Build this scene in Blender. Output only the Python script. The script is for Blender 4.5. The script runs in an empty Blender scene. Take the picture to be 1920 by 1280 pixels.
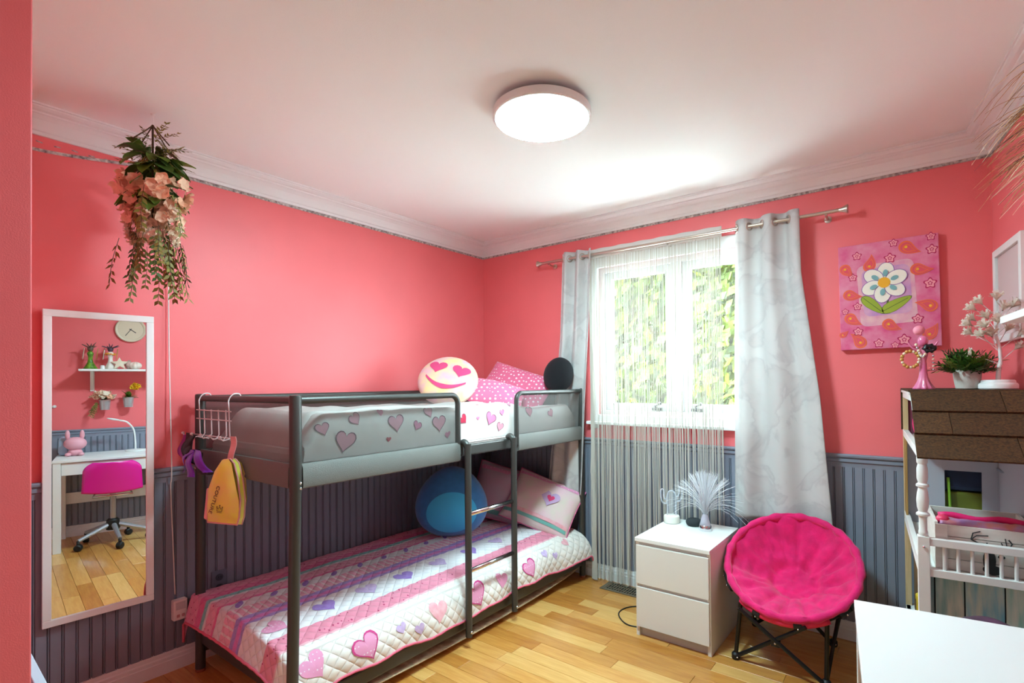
import bpy, bmesh, math, random
from math import sin, cos, pi, radians, sqrt, atan2, exp
from mathutils import Vector, Matrix, noise, Quaternion
random.seed(7)
SC = bpy.context.scene
COL = SC.collection
V = Vector

# ------------------------------------------------------------------ camera
F, YAW, PITCH, ROLL = 969.287, 0.638684, 0.0112956, -0.0090847
CAM = V((2.886568, -3.122355, 1.345914)); SX, SY = 52.1615, 66.847
fw = V((-sin(YAW)*cos(PITCH), cos(YAW)*cos(PITCH), sin(PITCH)))
rt = V((cos(YAW), sin(YAW), 0)); up = rt.cross(fw)
r2 = rt*cos(ROLL)+up*sin(ROLL); u2 = up*cos(ROLL)-rt*sin(ROLL)
cd = bpy.data.cameras.new('camera'); cam = bpy.data.objects.new('camera', cd); COL.objects.link(cam)
m3 = Matrix((r2, u2, -fw)).transposed()
cam.matrix_world = Matrix.Translation(CAM) @ m3.to_4x4()
cd.sensor_fit = 'HORIZONTAL'; cd.sensor_width = 36; cd.lens = F*36/1920
cd.shift_x = -SX/1920; cd.shift_y = SY/1920; cd.clip_start = .02
SC.camera = cam
# ------------------------------------------------------------------ light
SC.view_settings.view_transform = 'Standard'; SC.view_settings.look = 'None'
SC.view_settings.gamma = 1; SC.view_settings.use_curve_mapping = False
SC.view_settings.exposure = 1.94
LAMP_STRENGTH = 46
w = bpy.data.worlds.new('daylight'); SC.world = w; w.use_nodes = True
w.node_tree.nodes['Background'].inputs[0].default_value = (.72, .93, 1, 1)
w.node_tree.nodes['Background'].inputs[1].default_value = 13.0
sd = bpy.data.lights.new('sun', 'SUN'); sd.energy = 7; sd.angle = radians(2); sd.color = (1, .95, .85)
so_ = bpy.data.objects.new('sun', sd); COL.objects.link(so_)
so_.rotation_euler = (radians(38), radians(-25), 0)      # sun high on the room's own side: lights the garden, not the room
pd = bpy.data.lights.new('window_portal', 'AREA'); pd.shape = 'RECTANGLE'; pd.size = 1.15; pd.size_y = 1.05
pd.cycles.is_portal = True
po = bpy.data.objects.new('window_portal', pd); COL.objects.link(po)
po.location = (1.63, .13, 1.62); po.rotation_euler = (radians(-90), 0, 0)

# ------------------------------------------------------------------ helpers
def srgb(c):
    if len(c) == 4: c = c[:3]
    return tuple(((x/255)/12.92 if x/255 <= .04045 else ((x/255+.055)/1.055)**2.4) for x in c)+(1,)
def mat(name, c, rough=.5, metal=0, var=0, scale=8, stretch=(1, 1, 1), bump=0, bscale=150, c2=None, sheen=0,
        emit=0, trans=0, translucent=0, coat=0, spec=.5):
    m = bpy.data.materials.new(name); m.use_nodes = True; nt = m.node_tree; N = nt.nodes; L = nt.links
    b = N['Principled BSDF']; out = N['Material Output']
    col = srgb(c)
    b.inputs['Base Color'].default_value = col; b.inputs['Roughness'].default_value = rough
    b.inputs['Metallic'].default_value = metal; b.inputs['Specular IOR Level'].default_value = spec
    if sheen: b.inputs['Sheen Weight'].default_value = sheen
    if coat: b.inputs['Coat Weight'].default_value = coat; b.inputs['Coat Roughness'].default_value = .15
    if emit: b.inputs['Emission Color'].default_value = col; b.inputs['Emission Strength'].default_value = emit
    tc = N.new('ShaderNodeTexCoord')
    if var or c2:
        mp = N.new('ShaderNodeMapping'); mp.inputs['Scale'].default_value = stretch
        nz = N.new('ShaderNodeTexNoise'); nz.inputs['Scale'].default_value = scale; nz.inputs['Detail'].default_value = 5
        L.new(tc.outputs['Object'], mp.inputs[0]); L.new(mp.outputs[0], nz.inputs['Vector'])
        rp = N.new('ShaderNodeValToRGB'); rp.color_ramp.elements[0].position = .32; rp.color_ramp.elements[1].position = .68
        d = srgb(c2) if c2 else tuple(min(1, x*(1+var)) for x in col[:3])+(1,)
        e = col if c2 else tuple(x*(1-var) for x in col[:3])+(1,)
        rp.color_ramp.elements[0].color = e; rp.color_ramp.elements[1].color = d
        L.new(nz.outputs[0], rp.inputs[0]); L.new(rp.outputs[0], b.inputs['Base Color'])
    if bump:
        nb = N.new('ShaderNodeTexNoise'); nb.inputs['Scale'].default_value = bscale; nb.inputs['Detail'].default_value = 3
        L.new(tc.outputs['Object'], nb.inputs['Vector'])
        bp = N.new('ShaderNodeBump'); bp.inputs['Strength'].default_value = bump; bp.inputs['Distance'].default_value = .004
        L.new(nb.outputs[0], bp.inputs['Height']); L.new(bp.outputs[0], b.inputs['Normal'])
    if trans or translucent:
        mx = N.new('ShaderNodeMixShader'); mx.inputs[0].default_value = trans or translucent
        t = N.new('ShaderNodeBsdfTransparent' if trans else 'ShaderNodeBsdfTranslucent')
        if translucent: t.inputs[0].default_value = col
        L.new(b.outputs[0], mx.inputs[1]); L.new(t.outputs[0], mx.inputs[2]); L.new(mx.outputs[0], out.inputs[0])
    return m
def dots_mat(name, c, dot, scale, size, rough=.8, bump=0):
    m = mat(name, c, rough, sheen=.2); nt = m.node_tree; N = nt.nodes; L = nt.links
    tc = N.new('ShaderNodeTexCoord'); vo = N.new('ShaderNodeTexVoronoi'); vo.inputs['Scale'].default_value = scale
    vo.inputs['Randomness'].default_value = .15
    L.new(tc.outputs['Object'], vo.inputs['Vector'])
    cr = N.new('ShaderNodeValToRGB'); cr.color_ramp.interpolation = 'CONSTANT'
    cr.color_ramp.elements[0].color = srgb(dot); cr.color_ramp.elements[1].color = srgb(c); cr.color_ramp.elements[1].position = size
    L.new(vo.outputs['Distance'], cr.inputs[0]); L.new(cr.outputs[0], N['Principled BSDF'].inputs['Base Color'])
    return m

class MB:
    def __init__(s): s.v = []; s.f = []; s.m = []; s.mi = 0
    def add(s, vs, fs):
        o = len(s.v); s.v += [V(p) for p in vs]; s.f += [tuple(i+o for i in f) for f in fs]; s.m += [s.mi]*len(fs); return s
    def box(s, a, b, M=None):
        x0, y0, z0 = a; x1, y1, z1 = b
        vs = [V(p) for p in ((x0,y0,z0),(x1,y0,z0),(x1,y1,z0),(x0,y1,z0),(x0,y0,z1),(x1,y0,z1),(x1,y1,z1),(x0,y1,z1))]
        if M: vs = [M@p for p in vs]
        return s.add(vs, [(0,3,2,1),(4,5,6,7),(0,1,5,4),(1,2,6,5),(2,3,7,6),(3,0,4,7)])
    def tube(s, pts, r, seg=8, closed=False, caps=True):
        pts = [V(p) for p in pts]; n = len(pts); rs = r if isinstance(r, (list, tuple)) else [r]*n
        vs = []; prev = None
        for i, p in enumerate(pts):
            a = pts[(i-1) % n] if (closed or i > 0) else p; b = pts[(i+1) % n] if (closed or i < n-1) else p
            t = (b-a).normalized()
            if prev is None:
                prev = t.orthogonal().normalized()
            prev = (prev-t*prev.dot(t)); prev = prev.normalized() if prev.length > 1e-6 else t.orthogonal().normalized()
            q = t.cross(prev)
            vs += [p+(prev*cos(2*pi*k/seg)+q*sin(2*pi*k/seg))*rs[i] for k in range(seg)]
        fs = []
        for i in range(n if closed else n-1):
            j = (i+1) % n
            fs += [(i*seg+k, i*seg+(k+1) % seg, j*seg+(k+1) % seg, j*seg+k) for k in range(seg)]
        if caps and not closed: fs += [tuple(reversed(range(seg))), tuple((n-1)*seg+k for k in range(seg))]
        return s.add(vs, fs)
    def lathe(s, prof, seg=24, M=None, rib=None):
        vs = []; n = len(prof)
        for r, z in prof:
            for k in range(seg):
                rr = r*(rib(2*pi*k/seg, z) if rib else 1)
                vs.append(V((rr*cos(2*pi*k/seg), rr*sin(2*pi*k/seg), z)))
        fs = [(i*seg+k, i*seg+(k+1) % seg, (i+1)*seg+(k+1) % seg, (i+1)*seg+k) for i in range(n-1) for k in range(seg)]
        if prof[0][0] > 1e-5: fs.append(tuple(reversed(range(seg))))
        if prof[-1][0] > 1e-5: fs.append(tuple((n-1)*seg+k for k in range(seg)))
        if M: vs = [M@p for p in vs]
        return s.add(vs, fs)
    def ball(s, c, r, seg=12, rings=8, M=None):
        r = r if isinstance(r, (tuple, list)) else (r, r, r); c = V(c); vs = []
        for i in range(rings+1):
            a = -pi/2+pi*i/rings
            vs += [V((r[0]*cos(a)*cos(2*pi*k/seg), r[1]*cos(a)*sin(2*pi*k/seg), r[2]*sin(a))) for k in range(seg)]
        vs = [(M@p if M else p)+c for p in vs]
        return s.add(vs, [(i*seg+k, i*seg+(k+1) % seg, (i+1)*seg+(k+1) % seg, (i+1)*seg+k) for i in range(rings) for k in range(seg)])
    def grid(s, fn, nu, nv, wrap=False):
        vs = [fn(i/nu, j/nv) for j in range(nv+1) for i in range(nu+1)]
        return s.add(vs, [(j*(nu+1)+i, j*(nu+1)+i+1, (j+1)*(nu+1)+i+1, (j+1)*(nu+1)+i) for j in range(nv) for i in range(nu)])
    def prism(s, poly, fn, h):
        """poly 2d, fn maps (a,b,lift)->3d, extruded by h"""
        n = len(poly); vs = [fn(a, b, 0) for a, b in poly]+[fn(a, b, h) for a, b in poly]
        return s.add(vs, [tuple(reversed(range(n))), tuple(range(n, 2*n))]+[(i, (i+1) % n, n+(i+1) % n, n+i) for i in range(n)])
    def patch(s, outline, surf, s0=0, s1=1, nr=3):
        """rings of a closed outline laid onto a surface function surf(a,b)->3d"""
        n = len(outline); vs = []; fs = []
        for k in range(nr+1):
            q = s0+(s1-s0)*k/nr
            vs += [surf(a*q, b*q) for a, b in outline]
        for k in range(nr):
            fs += [(k*n+i, (k+1)*n+i, (k+1)*n+(i+1) % n, k*n+(i+1) % n) for i in range(n)]
        return s.add(vs, fs)
    def obj(s, name, mats, parent=None, smooth=False, bevel=0, kind=None, world=True, center=True, autos=None, sub=0, solid=0):
        me = bpy.data.meshes.new(name); vs = s.v
        if parent is not None and world:
            Mi = WM[parent.name].inverted(); vs = [Mi@p for p in vs]
        lo = V((min(p.x for p in vs), min(p.y for p in vs), min(p.z for p in vs))); hi = V((max(p.x for p in vs), max(p.y for p in vs), max(p.z for p in vs)))
        c = (lo+hi)/2 if center else V((0, 0, 0))
        if parent is None and center: c.z = lo.z
        me.from_pydata([p-c for p in vs], [], s.f)
        mats = mats if isinstance(mats, (list, tuple)) else [mats]
        for m in mats: me.materials.append(m)
        if len(mats) > 1: me.polygons.foreach_set('material_index', s.m)
        if smooth: me.polygons.foreach_set('use_smooth', [True]*len(me.polygons))
        bm = bmesh.new(); bm.from_mesh(me); bmesh.ops.remove_doubles(bm, verts=bm.verts, dist=1e-6)
        bmesh.ops.recalc_face_normals(bm, faces=bm.faces); bm.to_mesh(me); bm.free()
        if smooth and autos:
            me.set_sharp_from_angle(angle=radians(autos))
        o = bpy.data.objects.new(name, me); COL.objects.link(o); o.location = c
        WM[o.name] = Matrix.Translation(c) if parent is None else WM[parent.name]@Matrix.Translation(c)
        if parent is not None: o.parent = parent
        if solid:
            q = o.modifiers.new('thick', 'SOLIDIFY'); q.thickness = solid; q.offset = 0
        if sub:
            q = o.modifiers.new('sub', 'SUBSURF'); q.levels = sub; q.render_levels = sub
        if bevel:
            q = o.modifiers.new('bevel', 'BEVEL'); q.width = bevel; q.segments = 2; q.limit_method = 'ANGLE'; q.angle_limit = radians(40)
        if kind: o['kind'] = kind
        return o
WM = {}
def tag(o, label, cat, group=None):
    o['label'] = label; o['category'] = cat
    if group: o['group'] = group
    return o
def thing(name, loc, label, cat, group=None, rotz=0):
    o = bpy.data.objects.new(name, None); COL.objects.link(o); o.location = loc; o.rotation_euler = (0, 0, rotz)
    o.empty_display_size = .05
    WM[o.name] = Matrix.Translation(V(loc))@Matrix.Rotation(rotz, 4, 'Z')
    return tag(o, label, cat, group)
def struct(o): o['kind'] = 'structure'; return o
def dup(o, parent, M):
    c = o.copy(); COL.objects.link(c); c.parent = parent; c.matrix_local = M; return c
def frame(loc, n, upv=(0, 0, 1), roll=0):
    """matrix with local z = n, local y close to upv"""
    n = V(n).normalized(); u = V(upv); u = (u-n*u.dot(n)).normalized(); x = u.cross(n)
    return Matrix.Translation(V(loc))@Matrix((x, u, n)).transposed().to_4x4()@Matrix.Rotation(roll, 4, 'Z')
def nz(p, s=1.0): return noise.noise(V(p)*s)
def arc(c, r, a0, a1, n, ax=(1, 0, 0), ay=(0, 0, 1)):
    return [V(c)+V(ax)*r*cos(a0+(a1-a0)*i/n)+V(ay)*r*sin(a0+(a1-a0)*i/n) for i in range(n+1)]
def heart(n=26, s=1.0):
    o = []
    for i in range(n):
        t = 2*pi*i/n
        o.append((s*(16*sin(t)**3)/17, s*(13*cos(t)-5*cos(2*t)-2*cos(3*t)-cos(4*t)+2.5)/17))
    return o
def circle(n=16, r=1.0, ry=None): return [(r*cos(2*pi*i/n), (ry or r)*sin(2*pi*i/n)) for i in range(n)]
def xf(poly, s=1, rot=0, dx=0, dy=0): return [(dx+s*(a*cos(rot)-b*sin(rot)), dy+s*(a*sin(rot)+b*cos(rot))) for a, b in poly]
def smoothstep(a, b, x):
    t = max(0, min(1, (x-a)/(b-a))); return t*t*(3-2*t)
def lerpk(keys, t):
    for (a, x), (b, y) in zip(keys, keys[1:]):
        if t <= b: return x+(y-x)*(t-a)/(b-a) if b > a else y
    return keys[-1][1]
def spline(pts, n):
    pts = [V(p) for p in pts]; out = []; m = len(pts)-1
    for i in range(n+1):
        t = i/n*m; k = min(int(t), m-1); t -= k
        p0 = pts[max(k-1, 0)]; p1 = pts[k]; p2 = pts[k+1]; p3 = pts[min(k+2, m)]
        out.append(.5*((2*p1)+(p2-p0)*t+(2*p0-5*p1+4*p2-p3)*t*t+(3*p1-3*p2+p3-p0)*t**3))
    return out

# ------------------------------------------------------------------ materials
WALL = mat('coral_paint', (246, 116, 120), .42, var=.03, scale=3, bump=.12, bscale=320)
CEIL = mat('ceiling_white', (246, 249, 248), .85, bump=.1, bscale=250)
TRIM = mat('trim_white', (238, 238, 238), .45)
GREY = mat('wainscot_grey', (134, 139, 155), .5, var=.04, scale=5)
GREYD = mat('wainscot_groove', (66, 72, 88), .6)
WHITE = mat('white_lacquer', (240, 240, 238), .35)
WHITEM = mat('white_matte', (236, 235, 232), .6)
DARK = mat('bed_steel', (74, 73, 70), .42, metal=.35)
BLACK = mat('black_steel', (22, 22, 24), .35, metal=.3)
BLACKP = mat('black_plastic', (20, 20, 22), .5)
CHROME = mat('chrome', (225, 225, 228), .15, metal=1)
NICKEL = mat('brushed_nickel', (200, 188, 176), .28, metal=1)
MESH = mat('bed_mesh', (84, 82, 78), .6, trans=.42, bump=.6, bscale=420)
BAND = mat('bed_band', (112, 111, 106), .6, bump=.5, bscale=500, metal=.1)

H = 2.47; ZC = 2.374; ZR = .962; WR = 3.148; ANG = radians(7.1)
dR = V((sin(ANG), -cos(ANG), 0)); nR = V((-cos(ANG), -sin(ANG), 0))
def RW(s, off, z): return V((WR, 0, z))+dR*s+nR*off
RM = Matrix.Translation(V((WR, 0, 0)))@Matrix((dR, nR, V((0, 0, 1)))).transposed().to_4x4()   # local (s, off, z)

# ------------------------------------------------------------------ room shell
YF = -3.75; RE = 3.9
b = MB(); b.box((-.12, YF-.1, -.06), (3.9, .12, -.02)); floor = struct(b.obj('floor', mat('subfloor', (70, 45, 22), .8)))
woods = []
for i, (c, c2) in enumerate([((204, 140, 68), (218, 160, 88)), ((190, 122, 52), (206, 144, 70)), ((212, 156, 84), (224, 174, 104)), ((176, 106, 42), (196, 132, 60)), ((206, 146, 76), (192, 128, 60))]):
    woods.append(mat('maple_%d' % i, c, .3, c2=c2, scale=9, stretch=(.8, 9, 9), bump=.03, bscale=60, coat=.25))
rowh = .0845; y = YF
k = 0
while y < 0:
    x = -random.uniform(.0, .7)
    while x < 3.75:
        ln = random.uniform(.45, 1.15); x0 = max(x, 0); x1 = min(x+ln, 3.75 if y < -2 else 3.15-y*.124+.04)
        if x1-x0 > .03:
            g = .0007; e = .0011; yt = min(y+rowh, -.001)
            b = MB(); a0, a1, c0, c1 = x0+g, x1-g, y+g, yt-g
            b.add([(a0,c0,-.02),(a1,c0,-.02),(a1,c1,-.02),(a0,c1,-.02),(a0,c0,-e),(a1,c0,-e),(a1,c1,-e),(a0,c1,-e),(a0+e,c0+e,0),(a1-e,c0+e,0),(a1-e,c1-e,0),(a0+e,c1-e,0)],
                  [(0,1,5,4),(1,2,6,5),(2,3,7,6),(3,0,4,7),(4,5,9,8),(5,6,10,9),(6,7,11,10),(7,4,8,11),(8,9,10,11)])
            b.obj('floor_plank', random.choices(woods, (5, 4, 5, 2, 3))[0], floor)
        x += ln
    y += rowh
b = MB(); b.box((-.12, YF-.1, H), (3.9, .12, H+.06)); ceiling = struct(b.obj('ceiling', CEIL))
b = MB(); b.box((-.12, YF-.1, 0), (0, .12, H)); wall_left = struct(b.obj('wall_left', WALL))
WX0, WX1, WZ0, WZ1 = 1.075, 2.19, 1.12, 2.14
b = MB(); b.box((0, 0, 0), (WX0, .12, H)); b.box((WX1, 0, 0), (3.3, .12, H)); b.box((WX0, 0, 0), (WX1, .12, WZ0)); b.box((WX0, 0, WZ1), (WX1, .12, H))
wall_back = struct(b.obj('wall_back', WALL))
b = MB(); b.box((-.02, -.12, 0), (RE, 0, H), RM); wall_right = struct(b.obj('wall_right', WALL))
b = MB(); b.box((0, YF-.1, 0), (3.75, YF, H)); wall_front = struct(b.obj('wall_front', WALL))
for i, x in enumerate((1.26, 2.06, 2.86)):       # unseen white closet doors added behind the camera to bounce neutral light
    b = MB(); b.box((x, YF, .01), (x+.79, YF+.035, 2.2)); d_ = struct(b.obj('bounce_door_%d' % (i+1), TRIM, bevel=.003))
    for z0, z1 in ((.12, .95), (1.05, 2.08)):
        b = MB(); b.box((x+.1, YF+.035, z0), (x+.69, YF+.042, z1)); b.obj('bounce_door_panel', TRIM, d_, bevel=.004)
b = MB(); b.box((0, YF, 0), (1.213, -2.86, H)); wall_closet = struct(b.obj('wall_closet', WALL, bevel=.003))

PLAN = [V((0, -2.86)), V((0, 0)), V((WR, 0)), V((RW(3.7, 0, 0).x, RW(3.7, 0, 0).y))]
def offs(i, o):
    """plan point i of the wall polyline moved o into the room, mitred"""
    nn = []
    if i > 0: d = (PLAN[i]-PLAN[i-1]).normalized(); nn.append(V((d.y, -d.x)))
    if i < len(PLAN)-1: d = (PLAN[i+1]-PLAN[i]).normalized(); nn.append(V((d.y, -d.x)))
    if len(nn) == 1: return PLAN[i]+nn[0]*o
    m = (nn[0]+nn[1]).normalized(); return PLAN[i]+m*(o/m.dot(nn[0]))
def sweep(name, seg, prof, m, a=0, c=1, smooth=False):
    b = MB(); n = len(prof); vs = []
    for end in (0, 1):
        for o, z in prof:
            p0 = offs(seg, o); p1 = offs(seg+1, o); p = p0.lerp(p1, (a, c)[end]); vs.append((p.x, p.y, z))
    fs = [(i, (i+1) % n, n+(i+1) % n, n+i) for i in range(n)]+[tuple(range(n)), tuple(range(n, 2*n))]
    b.add(vs, fs); return struct(b.obj(name, m))
crown = [(0, ZC), (.011, ZC), (.014, 2.386), (.022, 2.389), (.03, 2.402), (.045, 2.424), (.066, 2.438), (.072, 2.440), (.074, 2.446), (.088, 2.449), (.098, 2.456), (.1, 2.462), (.106, 2.463), (.106, H), (0, H)]
rail = [(0, .893), (.008, .893), (.011, .918), (.019, .923), (.019, .936), (.016, .94), (.028, .948), (.03, .957), (.026, ZR), (0, ZR)]
base = [(0, 0), (.016, 0), (.016, .055), (.013, .058), (.013, .072), (.009, .078), (.008, .092), (.003, .1), (0, .1)]
for i in range(3):
    sweep('trim_%d' % (i+1), i, crown, TRIM); sweep('trim_%d' % (i+4), i, rail, GREY)
    sweep('baseboard_'+('left', 'back', 'right')[i], i, base, TRIM)
# beadboard wainscot, one board per bead
def board_mesh(sp=.0445, h=.8):
    pr = [(0, 0), (0, .006), (.0015, .0085), (.034, .0085), (.0355, .006), (.0355, .002), (.0375, .002), (.0378, .005), (.0395, .0075), (.0415, .0075), (.0425, .005), (.0428, 0)]
    vs = []; n = len(pr)
    for z in (0, h): vs += [(x, y, z) for x, y in pr]
    me = bpy.data.meshes.new('wainscot_board'); me.from_pydata(vs, [], [(i, i+1, n+i+1, n+i) for i in range(n-1)]); me.materials.append(GREY); return me
bme = board_mesh()
def boards(wall, M, length, start=0):
    x = start; Mi = WM[wall.name].inverted()
    bk = MB(); bk.box((start, 0, .09), (length, .0018, .9), M); bk.obj('wainscot_backing', GREYD, wall)
    while x < length-.04:
        o = bpy.data.objects.new('wainscot_board', bme); COL.objects.link(o); o.parent = wall; o.matrix_local = Mi@M@Matrix.Translation((x, 0, .098)); x += .0445
ML = Matrix.Translation((0, 0, 0))@Matrix((V((0, -1, 0)), V((1, 0, 0)), V((0, 0, 1)))).transposed().to_4x4()
boards(wall_left, ML, 2.86)
MBk = Matrix((V((1, 0, 0)), V((0, -1, 0)), V((0, 0, 1)))).transposed().to_4x4()
boards(wall_back, MBk, 3.14, .012)
boards(wall_right, RM, 3.0, .012)
# printed paper border under the crown, coming away at the mirror end
PAPER = mat('border_paper', (225, 214, 208), .7, c2=(120, 104, 104), scale=60)
PAPER2 = mat('border_edge', (128, 112, 112), .7)
def strip(name, pts, h, m, n=V((0, 0, 1))):
    b = MB(); vs = []
    for p in pts: vs += [p, p+V((0, 0, -h))]
    b.add(vs, [(2*i, 2*i+1, 2*i+3, 2*i+2) for i in range(len(pts)-1)]); return struct(b.obj(name, m, solid=.0008))
strip('trim_7', [V((.003, -2.3+.0*i-0, ZC-.001)).lerp(V((.003, -.003, ZC-.001)), i/8) for i in range(9)], .014, PAPER)
strip('trim_8', [V((.003, -.003, ZC)).lerp(V((WR, -.003, ZC)), i/8) for i in range(9)], .014, PAPER)
strip('trim_9', [RW(.003+3*i/8, .003, ZC) for i in range(9)], .014, PAPER)
strip('trim_10', [V((.004+.004*sin(i), -2.85+.55*i/10, ZC-.055+.05*max(0, (i-3)/7)**1.3)) for i in range(11)], .013, PAPER)
for i in range(6):
    strip('trim_%d' % (11+i), [V((.002, -2.66+i*.055, ZC-.022-.004*(i % 2))), V((.002, -2.64+i*.055, ZC-.025))], .004, PAPER)

# ------------------------------------------------------------------ window
GLASS = bpy.data.materials.new('window_glass'); GLASS.use_nodes = True
nt = GLASS.node_tree; nt.nodes.clear()
o_ = nt.nodes.new('ShaderNodeOutputMaterial'); t_ = nt.nodes.new('ShaderNodeBsdfTransparent'); g_ = nt.nodes.new('ShaderNodeBsdfGlossy'); g_.inputs['Roughness'].default_value = .02
x_ = nt.nodes.new('ShaderNodeMixShader'); x_.inputs[0].default_value = .05
nt.links.new(t_.outputs[0], x_.inputs[1]); nt.links.new(g_.outputs[0], x_.inputs[2]); nt.links.new(x_.outputs[0], o_.inputs[0])
WINF = mat('window_vinyl', (214, 217, 220), .4)
b = MB(); fz0, fz1 = WZ0, WZ1
for (x0, x1, z0, z1) in ((WX0, WX0+.035, fz0, fz1), (WX1-.035, WX1, fz0, fz1), (WX0+.035, WX1-.035, fz0, fz0+.035), (WX0+.035, WX1-.035, fz1-.035, fz1), (1.6, 1.665, fz0+.035, fz1-.035)):
    b.box((x0, .02, z0), (x1, .115, z1))
win = struct(b.obj('window_1', WINF, bevel=.003))
for k, (x0, x1) in enumerate(((1.11, 1.6), (1.665, 2.155))):
    z0, z1 = fz0+.035, fz1-.035; b = MB(); t = .048
    for q in ((x0, x0+t, z0, z1), (x1-t, x1, z0, z1), (x0+t, x1-t, z0, z0+t), (x0+t, x1-t, z1-t, z1)): b.box((q[0], .045, q[2]), (q[1], .085, q[3]))
    b.obj('window_sash', WINF, win, bevel=.004)
    b = MB(); b.box((x0+t-.003, .062, z0+t-.003), (x1-t+.003, .066, z1-t+.003)); b.obj('window_pane', GLASS, win)
    b = MB(); xc = (x1-.11) if k == 0 else (x0+.09)
    b.box((xc-.035, .03, z0+.006), (xc+.035, .046, z0+.022)); b.tube([(xc, .03, z0+.02), (xc-.005, .012, z0+.035), (xc+.03, .006, z0+.05)], .006, 8); b.ball((xc+.032, .006, z0+.052), .011)
    b.obj('crank_handle', mat('window_crank', (90, 96, 98), .4), win, smooth=True)
b = MB()
for q in ((1.03, WX0+.006, 1.03, 2.205), (WX1-.006, 2.235, 1.03, 2.205), (WX0+.006, WX1-.006, WZ1-.006, 2.205), (WX0+.006, WX1-.006, 1.075, WZ0+.006)): b.box((q[0], -.022, q[2]), (q[1], 0, q[3]))
b.obj('window_casing', TRIM, win, bevel=.006)
b = MB(); b.box((1.0, -.05, 1.058), (2.265, .03, 1.08)); b.obj('window_sill', TRIM, win, bevel=.005)

# ------------------------------------------------------------------ bunk bed
XA, XB, YA, YB = .09, .967, -2.098, -.06
bed = thing('bunk_bed', ((XA+XB)/2, (YA+YB)/2, 0), 'dark grey metal bunk bed with mesh side panels and a ladder', 'bunk bed')
PAD = mat('felt_pad', (150, 84, 60), .8)
for x in (XA, XB):
    for y in (YA, YB):
        rx_, ry_ = {(XA, YA): (.028, -.012), (XB, YA): (.026, -.034)}.get((x, y), (0, 0))     # the foot-end posts stand a little askew
        b = MB(); b.lathe([(.019, .012), (.021, .014), (.021, .94), (.0225, .945), (.0225, 1.30), (.02, 1.307), (.008, 1.309)], 20, Matrix.Translation((x, y, 0)))
        for q_ in b.v: k_ = max(0, (.95-q_.z)/.95); q_.x += rx_*k_; q_.y += ry_*k_
        p = b.obj('bed_post', DARK, bed, smooth=True, autos=35)
        b = MB(); b.lathe([(.019, 0), (.021, .004), (.019, .012)], 16, Matrix.Translation((x+rx_, y+ry_, 0))); b.obj('foot_pad', PAD, p)
        for z in (.955, .975, .16, .22):
            b = MB(); b.ball((x+.02 if x == XB else x-.0, y+(.008 if x == XB else -.021), z), .0055, 8, 6); b.obj('bolt', CHROME, p, smooth=True)
rt_ = .0145; zt = 1.288
def toprail(pts, name='guard_rail'): b = MB(); b.tube(pts, rt_, 12); return b.obj(name, DARK, bed, smooth=True, autos=40)
toprail([(XA, YA, zt), (XB, YA, zt)]); toprail([(XA, YB, zt), (XB, YB, zt)]); toprail([(XA, YA, zt), (XA, YB, zt)])
R = .045; YG0, YG1 = -1.245, -.77
toprail([(XB, YA, zt), (XB, YG0-R, zt)]+arc((XB, YG0-R, zt-R), R, pi/2, 0, 6, (0, 1, 0))+[(XB, YG0, .985)])
toprail([(XB, YB, zt), (XB, YG1+R, zt)]+arc((XB, YG1+R, zt-R), R, pi/2, pi, 6, (0, 1, 0))+[(XB, YG1, .985)])
def panel(a, c, name):
    d = (V(c)-V(a)).normalized(); nrm = V((d.y, -d.x, 0)); b = MB()
    b.grid(lambda u, v: V(a).lerp(V(c), u)+V((0, 0, 1.025+(.255)*v))+nrm*.006*sin(pi*u)*sin(pi*v), 16, 6); b.obj(name, MESH, bed, smooth=True)
    b = MB(); hh = [(.0165, .955), (.019, .965), (.017, 1.03), (.008, 1.045), (-.008, 1.045), (-.017, 1.03), (-.019, .965), (-.0165, .955), (0, .948)]
    n = len(hh); vs = [V(p)+nrm*o+V((0, 0, z)) for p in (a, c) for o, z in hh]
    b.add(vs, [(i, (i+1) % n, n+(i+1) % n, n+i) for i in range(n)]+[tuple(range(n)), tuple(range(n, 2*n))]); b.obj('fabric_band', BAND, bed, smooth=True, autos=50)
panel((XB, YA+.02, 0), (XB, YG0, 0), 'mesh_panel'); panel((XB, YG1, 0), (XB, YB-.015, 0), 'mesh_panel')
panel((XA+.02, YA, 0), (XB-.02, YA, 0), 'mesh_panel'); panel((XA+.02, YB, 0), (XB-.02, YB, 0), 'mesh_panel'); panel((XA, YA+.02, 0), (XA, YB-.02, 0), 'mesh_panel')
b = MB(); b.box((XB-.014, YG0+.014, .972), (XB+.014, YG1-.014, 1.03)); b.obj('upper_rail', DARK, bed, bevel=.008)
b = MB(); b.box((XA+.015, YA+.015, .968), (XB-.016, YB-.015, .985)); b.obj('upper_base', mat('bunk_base_fabric', (70, 70, 70), .8), bed)
# lower frame
for (a, c) in (((XB-.014, YA, .085), (XB+.014, YB, .15)), ((XA-.014, YA, .075), (XA+.014, YB, .145))):
    b = MB(); b.box(a, c); b.obj('lower_side_rail', DARK, bed, bevel=.008)
for yy in (YA, YB):
    b = MB(); b.box((XA, yy-.014, .13), (XB, yy+.014, .2)); b.obj('lower_end_rail', DARK, bed, bevel=.006)
b = MB()
b.grid(lambda u, v: V((XA+.0+(XB-XA+.008)*u, YA+.06+(YB-YA-.12)*v, (.085-.058*(sin(pi*v)**.5)*(.85+.15*sin(pi*u))) if 0 < v < 1 else .085)), 10, 24)
b.obj('lower_base_fabric', mat('base_fabric', (206, 176, 140), .85, c2=(160, 130, 100), scale=30), bed, smooth=True, solid=.004)
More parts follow.
